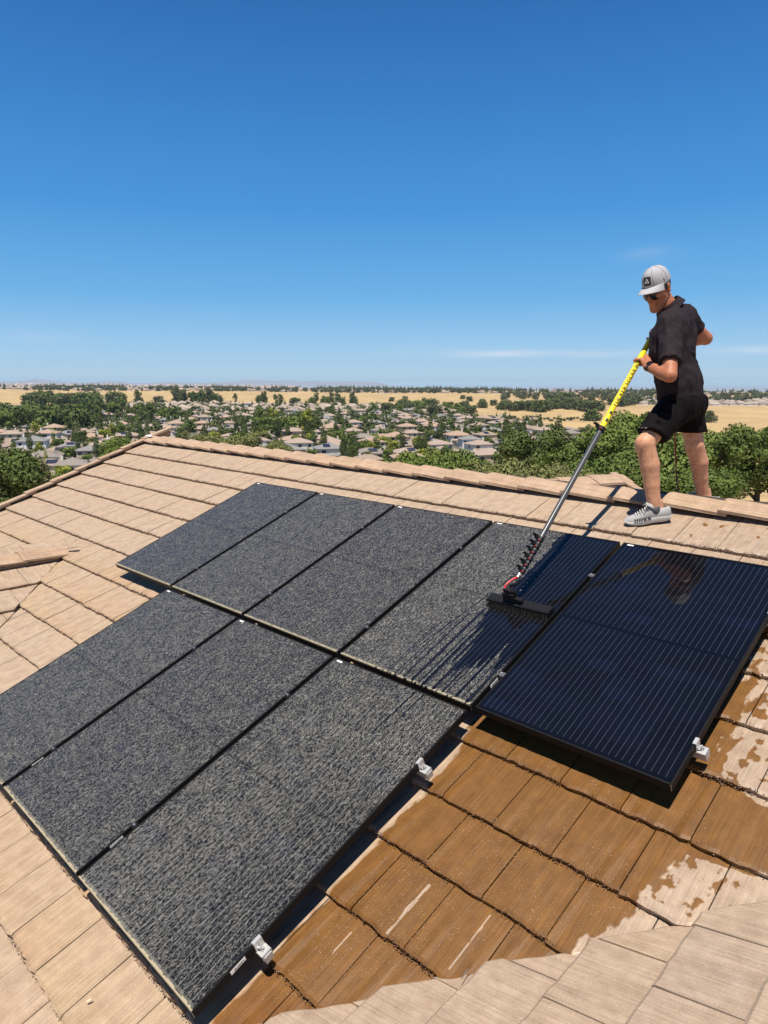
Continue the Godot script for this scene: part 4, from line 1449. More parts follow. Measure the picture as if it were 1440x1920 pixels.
	for s in 2:
		var fdir: Vector3; var heel: Vector3; var up: Vector3
		if s == 0:
			fdir = Vector3(-0.2596, 0, 0.175)
			up = nd
			heel = Vector3(4.115, 0.083, -0.603)
		else:
			fdir = Vector3(-0.25, 0, 0.19)
			up = Vector3(0, cos(SLOPE), -sin(SLOPE))
			heel = Vector3(4.175, 0.0, -1.365)
			heel.y = R(0, -0.945, -0.13).y - (-0.93 - heel.z) * tan(SLOPE) + 0.012
		fdir = (fdir - up * fdir.dot(up)).normalized()
		var left := up.cross(fdir).normalized()
		var S := func(x: float, y: float, z: float) -> Vector3: return heel + fdir * x + up * y + left * z
		var shoe: MeshInstance3D
		var L := 0.315
		var prof := [[0.0, 0.022, 0.030, 0.085, 0.030], [0.03, 0.036, 0.020, 0.100, 0.040], [0.10, 0.040, 0.006, 0.094, 0.045], [0.22, 0.041, 0.002, 0.088, 0.047], [0.34, 0.039, 0.003, 0.100, 0.046], [0.44, 0.041, 0.003, 0.116, 0.045], [0.52, 0.046, 0.001, 0.104, 0.043], [0.62, 0.050, 0.000, 0.084, 0.040], [0.74, 0.051, 0.001, 0.070, 0.036], [0.86, 0.046, 0.008, 0.060, 0.034], [0.94, 0.036, 0.016, 0.050, 0.034], [0.985, 0.022, 0.024, 0.042, 0.034], [1.0, 0.008, 0.028, 0.036, 0.033]]
		q = MB.new()
		var sheet := []
		for r in prof:
			var row := []
			for k in 13:
				var a := PI * k / 12.0
				var zz := cos(a); var yy := sin(a)
				var w: float = r[1] * (0.93 - 0.30 * pow(yy, 2.0))
				row.append(S.call(r[0] * L, r[4] - 0.006 + (r[3] - r[4] + 0.006) * pow(yy, 0.8), signf(zz) * pow(absf(zz), 0.7) * w))
			sheet.append(row)
		sheet.reverse()
		q.sheet(sheet)
		shoe = put("shoe", q, grey, o, true)
		q = MB.new()
		sheet = []
		for r in prof:
			var row := []
			for pt in [[-0.86, r[2]], [-1.02, r[2] + 0.008], [-1.06, lerpf(r[2], r[4], 0.5)], [-0.98, r[4]], [-0.80, r[4] + 0.003], [0.80, r[4] + 0.003], [0.98, r[4]], [1.06, lerpf(r[2], r[4], 0.5)], [1.02, r[2] + 0.008], [0.86, r[2]]]:
				row.append(S.call(r[0] * L * 1.01 - 0.002, pt[1], pt[0] * r[1]))
			sheet.append(row)
		q.sheet(sheet, true)
		put("sole", q, foam, shoe, true)
		q = MB.new()
		sheet = []
		for r in prof:
			if r[0] < 0.02 or r[0] > 0.95: continue
			sheet.append([S.call(r[0] * L, r[2] + 0.0035, -0.8 * r[1]), S.call(r[0] * L, r[2] - 0.002, -0.75 * r[1]), S.call(r[0] * L, r[2] - 0.002, 0.75 * r[1]), S.call(r[0] * L, r[2] + 0.0035, 0.8 * r[1])])
		q.sheet(sheet)
		put("outsole", q, dark, shoe)
		q = MB.new()
		for k in 6:
			var x := 0.150 + 0.016 * k
			var y := 0.1175 - 0.0078 * k - (0.002 if k > 3 else 0.0)
			q.tube([S.call(x, y - 0.020, 0.026), S.call(x + 0.006, y + 0.001, 0.010), S.call(x + 0.004, y + 0.001, -0.010), S.call(x, y - 0.020, -0.026)], [0.0028, 0.0032, 0.0032, 0.0028], 6)
		q.tube([S.call(0.145, 0.122, 0.0), S.call(0.16, 0.135, 0.018), S.call(0.175, 0.118, 0.034)], [0.0026, 0.0028, 0.0022], 6)
		q.tube([S.call(0.145, 0.122, 0.0), S.call(0.165, 0.134, -0.015), S.call(0.178, 0.115, -0.034)], [0.0026, 0.0028, 0.0022], 6)
		put("laces", q, foam, shoe)
		q = MB.new()
		q.slab(frame_at(S.call(0.135, 0.128, 0), left, (up * 0.8 - fdir * 0.55).normalized(), (fdir * 0.8 + up * 0.55).normalized()), Vector3(0.050, 0.010, 0.050), 0.004)
		put("tongue", q, grey, shoe)
		q = MB.new()
		var an: Vector3 = anL if s == 0 else anR
		q.tube([S.call(0.098, 0.050, 0), S.call(0.103, 0.102, 0)], [0.033, 0.0345], 20)
		put("sock", q, mat(lin(0.06, 0.06, 0.066), 0.9), shoe, true)
		if s == 0:
			letters_on("HOKA", 0.026, func(x: float, hh: float, zz: float) -> Vector3:
				var px := 0.196 - x * 1.22
				var w := 0.0
				for r in prof.size() - 1:
					if px / L >= prof[r][0] and px / L <= prof[r + 1][0]:
						w = lerpf(prof[r][1], prof[r + 1][1], (px / L - prof[r][0]) / (prof[r + 1][0] - prof[r][0]))
				return S.call(px, 0.048 + hh * 0.95, w * (0.985 - hh * 5.2) + 0.0012 + zz), dark, "lettering", shoe)

	# cap: crown, brim, patch with its mountain, badge
	var felt := mat(lin(0.36, 0.36, 0.38), 0.9)
	felt.heightmap_enabled = true; felt.heightmap_scale = 0.04; felt.heightmap_texture = noise_tex(weave, 128)
	felt.uv1_triplanar = true; felt.uv1_scale = Vector3(14, 14, 14)
	var cc: Vector3 = HP.call(0, 0.042, -0.012)
	var crown := func(th: float, ph: float, sc: float) -> Vector3:      # th from the front, ph from the rim up
		var x := sin(th) * pow(cos(ph), 0.80) * 0.090
		var z := cos(th) * pow(cos(ph), 0.72 if cos(th) > 0 else 0.85) * 0.113
		var y := pow(sin(ph), 0.92) * 0.118
		return cc + (hl * x + hu * y + hf * z) * sc
	q = MB.new()
	var cr := []
	for a in 13:
		var row := []
		for k in 37: row.append(crown.call(TAU * k / 36.0, PI / 2 * a / 12.0, 1.0))
		cr.append(row)
	var lowrow := []
	for k in 37: lowrow.append(crown.call(TAU * k / 36.0, 0.0, 0.97) - hu * 0.012)
	cr.push_front(lowrow)
	q.sheet(cr)
	var cap := put("cap", q, felt, o, true)
	q = MB.new()
	var bt := []; var bl := []
	for a in 9:
		var r1 := []; var r2 := []
		var f := a / 8.0
		for k in 25:
			var th := lerpf(-1.20, 1.20, k / 24.0)
			var reach := 0.074 * pow(maxf(0.0, 1.0 - pow(absf(th) / 1.24, 2.6)), 0.55)
			var inner: Vector3 = crown.call(th, 0.04, 1.0)
			var pt: Vector3 = inner + hf * reach * f + hl * sin(th) * 0.006 * f - hu * (0.010 * f + 0.030 * pow(absf(th) / 1.2, 2.0) * f + 0.006 * f * f)
			r1.append(pt + hu * 0.0016); r2.append(pt - hu * 0.0016)
		bt.append(r1); bl.append(r2)
	var rim := []
	for k in 25: rim.append(bl[8][k])
	bt.append(rim)
	q.sheet(bt)
	bl.reverse()
	q.sheet(bl)
	put("brim", q, felt, cap, true)
	q = MB.new()
	var pr := []
	for a in 7:
		var f := a / 6.0
		var row := []
		for k in 9:
			var th := lerpf(-0.34, 0.34, k / 8.0) * (0.86 + 0.26 * f - (0.10 if a == 6 else 0.0)) + 0.03
			row.append(crown.call(th, lerpf(0.17, 0.70, f) + (0.02 * (1.0 - pow(k / 4.0 - 1.0, 2.0)) if a == 6 else 0.0), 1.018))
		pr.append(row)
	q.sheet(pr)
	var patch := put("patch", q, mat(lin(0.022, 0.024, 0.03), 0.6), cap, true)
	q = MB.new()
	var mark := func(x0: float, y0: float, x1: float, y1: float) -> void:
		var a: Vector3 = crown.call(x0, y0, 1.026); var b2: Vector3 = crown.call(x1, y1, 1.026)
		q.tube([a, b2], [0.0021, 0.0021], 5)
	mark.call(-0.16, 0.32, 0.03, 0.58); mark.call(0.03, 0.58, 0.20, 0.32); mark.call(0.20, 0.32, -0.03, 0.32); mark.call(-0.03, 0.32, 0.06, 0.46); mark.call(-0.10, 0.30, -0.02, 0.42)
	put("emblem", q, mat(lin(0.62, 0.62, 0.62), 0.6), patch)
	q = MB.new()
	var bd: Vector3 = crown.call(1.32, 0.22, 1.0)
	var bn2 := (bd - cc).normalized()
	q.tube([bd - bn2 * 0.002, bd + bn2 * 0.002], [0.0085, 0.0080], 14)
	var badge := put("badge", q, dark, cap)
	q = MB.new()
	q.tube([bd + bn2 * 0.001, bd + bn2 * 0.0034], [0.0042, 0.0038], 10)
	q.tube([crown.call(1.30, 0.42, 1.008), crown.call(1.22, 0.62, 1.006), crown.call(1.38, 0.50, 1.006)], [0.0018, 0.0012, 0.0010], 5)
	put("badge_dot", q, mat(lin(0.7, 0.7, 0.7), 0.5), badge)
	q = MB.new()
	var seam := []
	for k in 37: seam.append(crown.call(TAU * k / 36.0, 0.015, 1.006))
	var thick := []; thick.resize(37); thick.fill(0.0016)
	q.tube(seam, thick, 5, false)
	for s in 6:
		var ln := []
		for a in 10: ln.append(crown.call(TAU * (s + 0.5) / 6.0, PI / 2 * (a + 0.3) / 10.0, 1.003))
		q.tube(ln, thick.slice(0, 10), 5, false)
	put("seams", q, mat(lin(0.20, 0.20, 0.215), 0.9), cap)

	# sunglasses
	var lens := mat(lin(0.008, 0.008, 0.010), 0.08)
	q = MB.new()
	for s in [-1.0, 1.0]:
		var gl := []
		for a in 7:
			var row := []
			for k in 9:
				var f := k / 8.0; var g := a / 6.0 - 0.5
				var th: float = lerpf(0.09, 0.80, f) * s
				var hh := 0.055 * (0.80 + 0.35 * sin(PI * clampf(f, 0.0, 1.0)))
				row.append(HP.call(sin(th) * 0.088, -0.012 + g * hh - 0.006 * f * f, cos(th) * 0.113 + 0.001 - 0.016 * absf(g) * absf(g)))
			if s > 0: row.reverse()
			gl.append(row)
		q.sheet(gl)
	var shades := put("sunglasses", q, lens, o, true)
	q = MB.new()
	var brow := []
	for k in 21:
		var th := lerpf(-0.86, 0.86, k / 20.0)
		brow.append(HP.call(sin(th) * 0.0885, 0.0165 - 0.006 * absf(th), cos(th) * 0.113))
	var br := []; br.resize(21); br.fill(0.0036)
	q.tube(brow, br, 7)
	for s in [-1.0, 1.0]:
		q.tube([HP.call(s * 0.0705, 0.010, 0.074), HP.call(s * 0.084, 0.010, 0.03), HP.call(s * 0.0865, 0.014, -0.015)], [0.0055, 0.005, 0.003], 7)
	q.tube([HP.call(-0.012, 0.000, 0.112), HP.call(0, 0.006, 0.116), HP.call(0.012, 0.000, 0.112)], [0.003, 0.003, 0.003], 7)
	put("spectacle_frame", q, mat(lin(0.012, 0.012, 0.013), 0.25), shades, true)

	# watch
	var wd := (wrL - elL).normalized()
	q = MB.new()
	var wc := wrL - wd * 0.030
	q.tube([wc - wd * 0.012, wc - wd * 0.011, wc + wd * 0.011, wc + wd * 0.012], [0.033, 0.0365, 0.0345, 0.031], 24)
	var watch := put("watch", q, dark, o, true)
	q = MB.new()
	var wo := (Vector3(0.2, 0.75, 0.6) - wd * Vector3(0.2, 0.75, 0.6).dot(wd)).normalized()
	q.slab(frame_at(wc + wo * 0.037, wd.cross(wo), wo, wd), Vector3(0.034, 0.011, 0.042), 0.004)
	put("watch_face", q, mat(lin(0.01, 0.01, 0.012), 0.15), watch)

	# the supply hose that trails from the pole over the ridge
	var hose := base("supply_hose")
	tag(hose, "thin dark red water hose hanging behind the man's legs down to the ridge", "hose")
	q = MB.new()
	var pts := []
	var keys := [POLE_FOOT + pole_dir * 2.45, Vector3(3.80, 1.30, -1.28), Vector3(3.87, 0.95, -1.16), Vector3(3.885, 0.70, -1.13), Vector3(3.893, 0.50, -1.155), Vector3(3.915, 0.34, -1.15), Vector3(3.962, 0.22, -1.09), Vector3(4.02, 0.175, -1.06), Vector3(4.2, 0.06, -1.35), Vector3(4.3, -0.32, -2.4), Vector3(4.2, -0.9, -4.0)]
	for k in keys.size() - 1:
		var a: Vector3 = keys[maxi(k - 1, 0)]; var b2: Vector3 = keys[k]; var c: Vector3 = keys[k + 1]; var e: Vector3 = keys[mini(k + 2, keys.size() - 1)]
		for j in 6: pts.append(b2.cubic_interpolate(c, a, e, j / 6.0))
	var rd := []; rd.resize(pts.size()); rd.fill(0.006)
	q.tube(pts, rd, 8)
	put("tube", q, mat(lin(0.24, 0.03, 0.018), 0.45), hose, true)

# ------------------------------------------------------------------ the valley
func in_suburb(px: float, d: float) -> bool:
	if d < 195.0: return false
	if d < 245.0: return px < 270.0
	if d < 330.0: return px < 290.0 or (px > 500.0 and px < 1000.0)
	if d < 420.0: return px < 330.0 or (px > 380.0 and px < 1085.0)
	if d < 560.0: return px > 165.0 and px < 1010.0
	return px > 185.0 and px < 900.0 - (d - 560.0) * 0.22 and d < 905.0

func golden(px: float, d: float) -> float:       # 1 where dry grass grows, 0 in the suburb
	var g := 1.0
	var edge := 1120.0 if d < 420.0 else (1030.0 if d < 560.0 else 900.0 - (d - 560.0) * 0.22)
	g = smoothstep(edge - 30.0, edge + 25.0, px)
	g = maxf(g, smoothstep(900.0, 930.0, d))
	g = maxf(g, smoothstep(190.0, 150.0, d))
	return g

func build_land() -> void:
	hill_noise.frequency = 0.006; hill_noise.seed = 12; hill_noise.fractal_octaves = 3
	var q := MB.new()
	var rs := [2.0, 8.0, 16.0]
	while rs[rs.size() - 1] < 9000.0: rs.append(rs[rs.size() - 1] * 1.045 + 2.0)
	var tint := noise_of(FastNoiseLite.TYPE_SIMPLEX_SMOOTH, 0.012, 4, 4)
	var na := 160
	for r in rs:
		for k in na:
			# finer in the view, coarse behind the camera
			var f := float(k) / na * 2.0 - 1.0
			var w := signf(f) * (absf(f) * 0.72 if absf(f) < 0.8 else 0.576 + (absf(f) - 0.8) * 12.83)
			var d: float = r * cos(w); var s: float = r * sin(w)
			var at := place(d, s) if d > -60 else place(maxf(d, -60.0), s) + fh * (d + 60.0 if d < -60 else 0.0)
			var px := column_of(d, s) if d > 20 else 3000.0
			var g := golden(px, d)
			var n := tint.get_noise_2d(d, s)
			var n2 := tint.get_noise_2d(d * 6.0 + 400.0, s * 1.7)
			var gold := Color(0.49, 0.345, 0.155) * (1.0 + 0.22 * n + 0.15 * n2)
			var lot := Color(0.13, 0.125, 0.075).lerp(Color(0.33, 0.28, 0.20), clampf(0.5 + n2 * 1.5, 0, 1))
			q.col = lot.lerp(gold, g)
			q.col.a = 1.0
			q.p(at, Vector2(d, s) / 40.0)
	for r in rs.size() - 1:
		for k in na:
			var a := r * na + k; var b := r * na + (k + 1) % na
			q.quad(a, a + na, b + na, b)
	var soil := mat(Color(1, 1, 1), 0.95, 0.0, true)
	soil.albedo_texture = noise_tex(noise_of(FastNoiseLite.TYPE_SIMPLEX_SMOOTH, 0.03, 5, 8), 512, Color(0.80, 0.79, 0.77), Color(1, 1, 1))
	put("ground", q, soil, null, true, true).set_meta("kind", "structure")

	# far hills, distance haze painted into their blue-grey colour
	q = MB.new()
	var ridge := noise_of(FastNoiseLite.TYPE_SIMPLEX_SMOOTH, 0.0006, 4, 66)
	var rows := [[], [], [], []]
	for k in 161:
		var px := lerpf(-500.0, 1940.0, k / 160.0)
		for r in 4:
			var d: float = [7000.0, 7800.0, 8600.0, 9600.0][r]
			var s := spread(px, d)
			var at := place(d, s)
			var peak := 29.0 + 17.0 * smoothstep(380.0, 520.0, px) * smoothstep(720.0, 560.0, px) + 34.0 * exp(-pow((px - 90.0) / 45.0, 2.0)) + 26.0 * exp(-pow((px - 210.0) / 30.0, 2.0))
			peak += 38.0 * ridge.get_noise_2d(s, 0.0) + 14.0 * ridge.get_noise_2d(s * 4.0, 90.0)
			peak = lerpf(peak, -30.0, smoothstep(690.0, 800.0, px))
			at.y = [-60.0, maxf(-40.0, peak * 0.75), maxf(-40.0, peak * 1.15), -80.0][r]
			rows[r].append(at)
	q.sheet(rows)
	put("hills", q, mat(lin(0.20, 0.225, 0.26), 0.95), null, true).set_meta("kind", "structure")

# ---- houses
func hip_roof(q: MB, at: Vector3, w: float, dp: float, y: float, rise: float, eave: float) -> void:
	var x := w / 2 + eave; var z := dp / 2 + eave
	var hx := maxf(x - z, 0.0); var hz := maxf(z - x, 0.0)
	var c := [Vector3(-x, y, -z), Vector3(x, y, -z), Vector3(x, y, z), Vector3(-x, y, z)]
	var e := [Vector3(-hx, y + rise, -hz), Vector3(hx, y + rise, hz)]
	for k in 4: c[k] += at
	for k in 2: e[k] += at
	if x >= z:
		q.face(c[3], c[2], e[1], e[0]); q.face(c[1], c[0], e[0], e[1])
		q.face3(c[2], c[1], e[1]); q.face3(c[0], c[3], e[0])
	else:
		q.face(c[2], c[1], e[0], e[1]); q.face(c[0], c[3], e[1], e[0])
		q.face3(c[3], c[2], e[1]); q.face3(c[1], c[0], e[0])
	var l := Vector3(0, -0.22, 0)
	for k in 4: q.face(c[k] + l, c[(k + 3) % 4] + l, c[(k + 3) % 4], c[k])
	q.face(c[0] + l, c[1] + l, c[2] + l, c[3] + l)

func gable_roof(q: MB, at: Vector3, w: float, dp: float, y: float, rise: float, eave: float) -> void:
	var x := w / 2 + eave; var z := dp / 2 + eave
	var a := at + Vector3(0, y, 0)
	for s in [0.0, -0.2]:
		var l := Vector3(0, s, 0)
		q.face(a + Vector3(-x, 0, z) + l, a + Vector3(0, rise, z) + l, a + Vector3(0, rise, -z) + l, a + Vector3(-x, 0, -z) + l)
		q.face(a + Vector3(x, 0, -z) + l, a + Vector3(0, rise, -z) + l, a + Vector3(0, rise, z) + l, a + Vector3(x, 0, z) + l)

func make_house(kind: int, wall_m: Material, roof_m: Material, m: Dictionary) -> Node3D:
	var o := Node3D.new()
	var w: float = [14.5, 12.5, 16.0, 13.0, 15.0, 11.5][kind]
	var dp: float = [11.5, 11.0, 10.5, 13.0, 12.0, 10.5][kind]
	var tall: bool = kind in [1, 3, 5]
	var y := 5.6 if tall else 3.0
	var q := MB.new()
	q.box(Transform3D(Basis(), Vector3(0, y / 2 - 1.0, 0)), Vector3(w, y + 2.0, dp))
	put("wall", q, wall_m, o)
	q = MB.new()
	hip_roof(q, Vector3.ZERO, w, dp, y, dp * 0.5 * 0.38, 0.5)
	var roof := put("roof", q, roof_m, o)
	# a wing towards the street with its own roof
	var ww := w * 0.48; var wx := (w - ww) / 2 * (1 if kind % 2 else -1)
	var wy := 2.9
	q = MB.new()
	q.box(Transform3D(Basis(), Vector3(wx, wy / 2 - 1.0, dp / 2 + 2.0)), Vector3(ww, wy + 2.0, 4.2))
	put("wing", q, wall_m, o)
	q = MB.new()
	if kind in [0, 3, 4]:
		gable_roof(q, Vector3(wx, 0, dp / 2 + 1.6), ww, 5.0, wy + 0.02, ww * 0.5 * 0.42, 0.45)
		put("wing_roof", q, roof_m, o)
		q = MB.new()
		q.face3(Vector3(wx - ww / 2, wy, dp / 2 + 4.12), Vector3(wx + ww / 2, wy, dp / 2 + 4.12), Vector3(wx, wy + ww * 0.5 * 0.42, dp / 2 + 4.12))
		put("gable", q, wall_m, o)
	else:
		hip_roof(q, Vector3(wx, 0, dp / 2 + 0.8), ww, 6.6, wy + 0.02, ww * 0.5 * 0.38, 0.45)
		put("wing_roof", q, roof_m, o)
	if tall:
		q = MB.new()
		hip_roof(q, Vector3(-wx * 0.8, 0, dp / 2 + 0.4), w * 0.42, 2.6, 2.9, 0.8, 0.3)
		put("porch_roof", q, roof_m, o)
	q = MB.new()
	q.slab(frame_at(Vector3(wx, 1.1, dp / 2 + 4.12), Vector3(1, 0, 0), Vector3(0, 0, 1), Vector3(0, -1, 0)), Vector3(ww * 0.72, 0.08, 2.2), 0.02)
	put("garage_door", q, m.door, o)
	var rows := [1.5] if not tall else [1.5, 4.2]
	for yy in rows:
		for k in 3:
			q = MB.new()
			q.box(Transform3D(Basis(), Vector3(-w * 0.36 + k * w * 0.36, yy, -dp / 2 - 0.02)), Vector3(1.5, 1.2, 0.10))
			put("window", q, m.glass, o)
		for sd in [-1.0, 1.0]:
			q = MB.new()
			q.box(Transform3D(Basis(), Vector3(sd * (w / 2 + 0.02), yy, dp * 0.1)), Vector3(0.10, 1.2, 1.6))
			put("window", q, m.glass, o)
	q = MB.new()
	q.box(Transform3D(Basis(), Vector3(-wx, (4.3 if tall else 1.5), dp / 2 + 0.02)), Vector3(1.9, 1.3, 0.10))
	put("window", q, m.glass, o)
	if kind in [0, 2, 3, 5]:
		q = MB.new()
		q.box(Transform3D(Basis(), Vector3(w * 0.28, y + dp * 0.14 + 0.5, -dp * 0.16)), Vector3(0.8, 1.8, 0.8))
		put("chimney", q, wall_m, roof)
	if kind in [0, 1, 2, 4]:
		var pitch := atan(dp * 0.5 * 0.38 / (dp / 2 + 0.5))
		var sdz := 1.0 if kind != 2 else -1.0
		q = MB.new()
		for k in (4 if kind != 1 else 3):
			for j in 2:
				var z := dp * (0.17 + 0.16 * j)
				var yy := y + dp * 0.19 * (1.0 - z / (dp / 2 + 0.5)) + 0.12
				q.box(Transform3D(Basis(Vector3.RIGHT, pitch * sdz), Vector3((k - 1.5) * 1.06 + (-wx * 0.35), yy, z * sdz)), Vector3(1.0, 0.06, 1.6 * 0.98))
		put("solar_panels", q, m.solar, roof)
	return o

func recolor(o: Node, swap: Dictionary) -> void:
	for c in o.get_children():
		if c is MeshInstance3D and swap.has(c.material_override): c.material_override = swap[c.material_override]
		recolor(c, swap)

const ORD := ["first", "second", "third", "fourth", "fifth", "sixth", "seventh", "eighth", "ninth", "tenth", "eleventh", "twelfth", "thirteenth", "fourteenth", "fifteenth", "sixteenth", "seventeenth", "eighteenth", "nineteenth", "twentieth"]
func nth(k: int) -> String:
	if k < 20: return ORD[k]
	if k >= 99: return "hundredth" if k == 99 else "hundred-and-" + nth(k - 100)
	var t: String = ["", "", "twenty", "thirty", "forty", "fifty", "sixty", "seventy", "eighty", "ninety"][mini((k + 1) / 10, 9)]
	if (k + 1) % 10 == 0: return t.trim_suffix("y") + "ieth"
	return t + "-" + ORD[(k + 1) % 10 - 1]

var lots := []
func build_suburb() -> void:
	var wc := [lin(0.62, 0.54, 0.42), lin(0.70, 0.65, 0.56), lin(0.50, 0.40, 0.30), lin(0.74, 0.73, 0.70)]
	var wn := ["tan", "cream", "beige", "white"]
	var rc := [lin(0.34, 0.265, 0.20), lin(0.40, 0.31, 0.25), lin(0.27, 0.235, 0.205), lin(0.42, 0.30, 0.22), lin(0.25, 0.245, 0.24)]
	var rn := ["brown", "pale tan", "grey brown", "pinkish tan", "grey"]
	var walls := []; var roofs := []
	for c in wc: walls.append(mat(c, 0.9))
	var tile_n := noise_tex(noise_of(FastNoiseLite.TYPE_VALUE, 0.2, 3, 61), 128, Color(0.78, 0.77, 0.76), Color(1, 1, 1))
	for c in rc:
		var m := mat(c, 0.85)
		m.albedo_texture = tile_n; m.uv1_triplanar = true; m.uv1_scale = Vector3(0.3, 0.3, 0.3)
		roofs.append(m)
	var kit := {"door": mat(lin(0.62, 0.58, 0.52), 0.7), "glass": mat(lin(0.03, 0.035, 0.045), 0.12), "solar": mat(lin(0.02, 0.024, 0.045), 0.2)}
	var protos := []
	for k in 6:
		protos.append(make_house(k, walls[0], roofs[0], kit))
	# lots on a skewed street grid
	var ang := 0.30
	var e1 := Vector2(sin(ang), cos(ang))        # (d, s) along a street
	var e2 := Vector2(cos(ang), -sin(ang))
	var r := RandomNumberGenerator.new(); r.seed = 71
	var across := -700.0
	var line := 0
	while across < 1300.0:
		var i := -80
		var bend := r.randf_range(-4, 4)
		while i < 80:
			var along := i * 16.2 + bend + (line % 3) * 5.0
			var p := e1 * along + e2 * across
			p.x += 12.0 * sin(along * 0.006)
			var px := column_of(p.x, p.y)
			if p.x > 150.0 and px > -70.0 and in_suburb(px, p.x) and r.randf() < (0.93 if p.x < 500.0 else 0.72):
				lots.append({"d": p.x, "s": p.y, "px": px, "flip": line % 2, "turn": r.randf_range(-0.16, 0.16)})
			i += 1
		across += 20.5 if line % 2 else 30.0
		line += 1
	# a few on the slope to the right
	for e in [[1012.0, 405.0], [1045.0, 395.0], [1078.0, 412.0], [1432.0, 330.0]]:
		lots.append({"d": e[1], "s": spread(e[0], e[1]), "px": e[0], "flip": 1, "turn": 0.2})
	lots.sort_custom(func(a, b): return a.d < b.d)
	var near := []
	var far := []
	for k in lots.size():
		(near if k < 290 else far).append(lots[k])
	var heading := atan2(-(fh * e2.x + rh * e2.y).x, -(fh * e2.x + rh * e2.y).z)
	# rank by bands so that a label can say which
	var bands := {}
	for L in near:
		var b := int((L.d - 195.0) / 60.0)
		L.band = b
		if not bands.has(b): bands[b] = []
		bands[b].append(L)
	for b in bands: bands[b].sort_custom(func(x, y): return x.px < y.px)
	var spare := 0
	for L in near:
		var k := r.randi_range(0, 5)
		var w: int = [0, 0, 1, 1, 2, 3][r.randi_range(0, 5)]
		var f: int = [0, 1, 1, 2, 3, 4][r.randi_range(0, 5)]
		var o: Node3D = protos[k].duplicate()
		o.name = numbered("suburban_house")
		o.position = place(L.d, L.s)
		o.scale = Vector3.ONE * r.randf_range(0.74, 0.90)
		o.rotation.y = heading + L.turn + (PI if L.flip else 0.0)
		recolor(o, {walls[0]: walls[w], roofs[0]: roofs[f]})
		add_child(o)
		var has: String = ", with solar panels" if k in [0, 1, 2, 4] else ""
		var size: String = "two storey" if k in [1, 3, 5] else "low"
		var at: int = bands[L.band].find(L)
		var where: String = ["nearest row", "second row", "third row", "fourth row", "fifth row", "sixth row", "seventh row", "eighth row", "ninth row", "tenth row", "eleventh row", "twelfth row"][mini(L.band, 11)]
		tag(o, "%s %s house, %s roof%s, %s from left, %s" % [size, wn[w], rn[f], has, nth(at), where], "house", "houses in the valley suburb")
	for p in protos: p.free()
	# what is left, far behind, as one
	var q := MB.new()
	q.box(Transform3D(Basis(), Vector3(0, 1.0, 0)), Vector3(13, 4.2, 11))
	q.col = Color(0.5, 0.42, 0.36)
	hip_roof(q, Vector3.ZERO, 13, 11, 3.1, 2.2, 0.5)
	var mm := MultiMesh.new()
	mm.transform_format = MultiMesh.TRANSFORM_3D
	mm.use_colors = true
	mm.mesh = q.mesh(false, true)
	var xs := []; var cs := []
	for L in far:
		xs.append(Transform3D(Basis(Vector3.UP, heading + L.turn).scaled(Vector3(1, r.randf_range(1.0, 1.5), 1)), place(L.d, L.s)))
		cs.append(Color(1, 0.95, 0.88) * r.randf_range(0.45, 0.75))
	for k in 420:       # the suburb along the far ridge
		var d := r.randf_range(1780.0, 2350.0)
		var px := r.randf_range(-60.0, 1500.0)
		if px > 930.0 and r.randf() < 0.5: continue
		xs.append(Transform3D(Basis(Vector3.UP, heading + r.randf_range(-0.3, 0.3)).scaled(Vector3(1.3, r.randf_range(1.0, 1.6), 1.3)), place(d, spread(px, d))))
		cs.append(Color(0.9, 0.82, 0.72) * r.randf_range(0.5, 0.8))
	for k in 260:       # pale rows on the right, behind the dry field
		var d := r.randf_range(1080.0, 1500.0)
		var px := r.randf_range(1190.0, 1500.0)
		xs.append(Transform3D(Basis(Vector3.UP, heading + r.randf_range(-0.2, 0.2)).scaled(Vector3(0.8, r.randf_range(0.9, 1.3), 0.8)), place(d, spread(px, d))))
		cs.append(Color(1, 0.98, 0.95) * r.randf_range(0.5, 0.75))
	for k in 900:       # the pale town on the horizon at the left
		var d := r.randf_range(6000.0, 6900.0)
		var px := r.randf_range(-60.0, 560.0)
		var at := place(d, spread(px, d))
		at.y = r.randf_range(-24.0, 8.0) - 20.0 * (px / 560.0)
		xs.append(Transform3D(Basis(Vector3.UP, r.randf() * TAU).scaled(Vector3(2.2, r.randf_range(2.0, 4.0), 2.2)), at))
		cs.append(Color(1, 0.92, 0.85) * r.randf_range(0.6, 1.0))
	mm.instance_count = xs.size()
	for k in xs.size():
		mm.set_instance_transform(k, xs[k])
		cs[k].a = 1.0
		mm.set_instance_color(k, cs[k])
	var o := MultiMeshInstance3D.new()
	o.name = "distant_houses"
	o.multimesh = mm
	o.material_override = mat(Color(1, 1, 1), 0.9, 0.0, true)
	tag(o, "pale distant houses in rows on the far ridge and horizon", "houses", "", "stuff")
	add_child(o)
	# streets between the rows
	across = -700.0; line = 0
	var tar := mat(lin(0.16, 0.155, 0.15), 0.9)
	while across < 1300.0:
		if line % 2 == 0:
			var run := []
			for i in range(-70, 71):
				var p := e1 * (i * 18.5) + e2 * (across + 15.0)
				p.x += 12.0 * sin(i * 18.5 * 0.006)
				var px := column_of(p.x, p.y)
				if p.x > 190.0 and px > -150.0 and px < 1400.0 and in_suburb(px, p.x):
					run.append(p)
				else:
					if run.size() > 3: street(run, tar)
					run = []
			if run.size() > 3: street(run, tar)
		across += 20.5 if line % 2 else 30.0
		line += 1

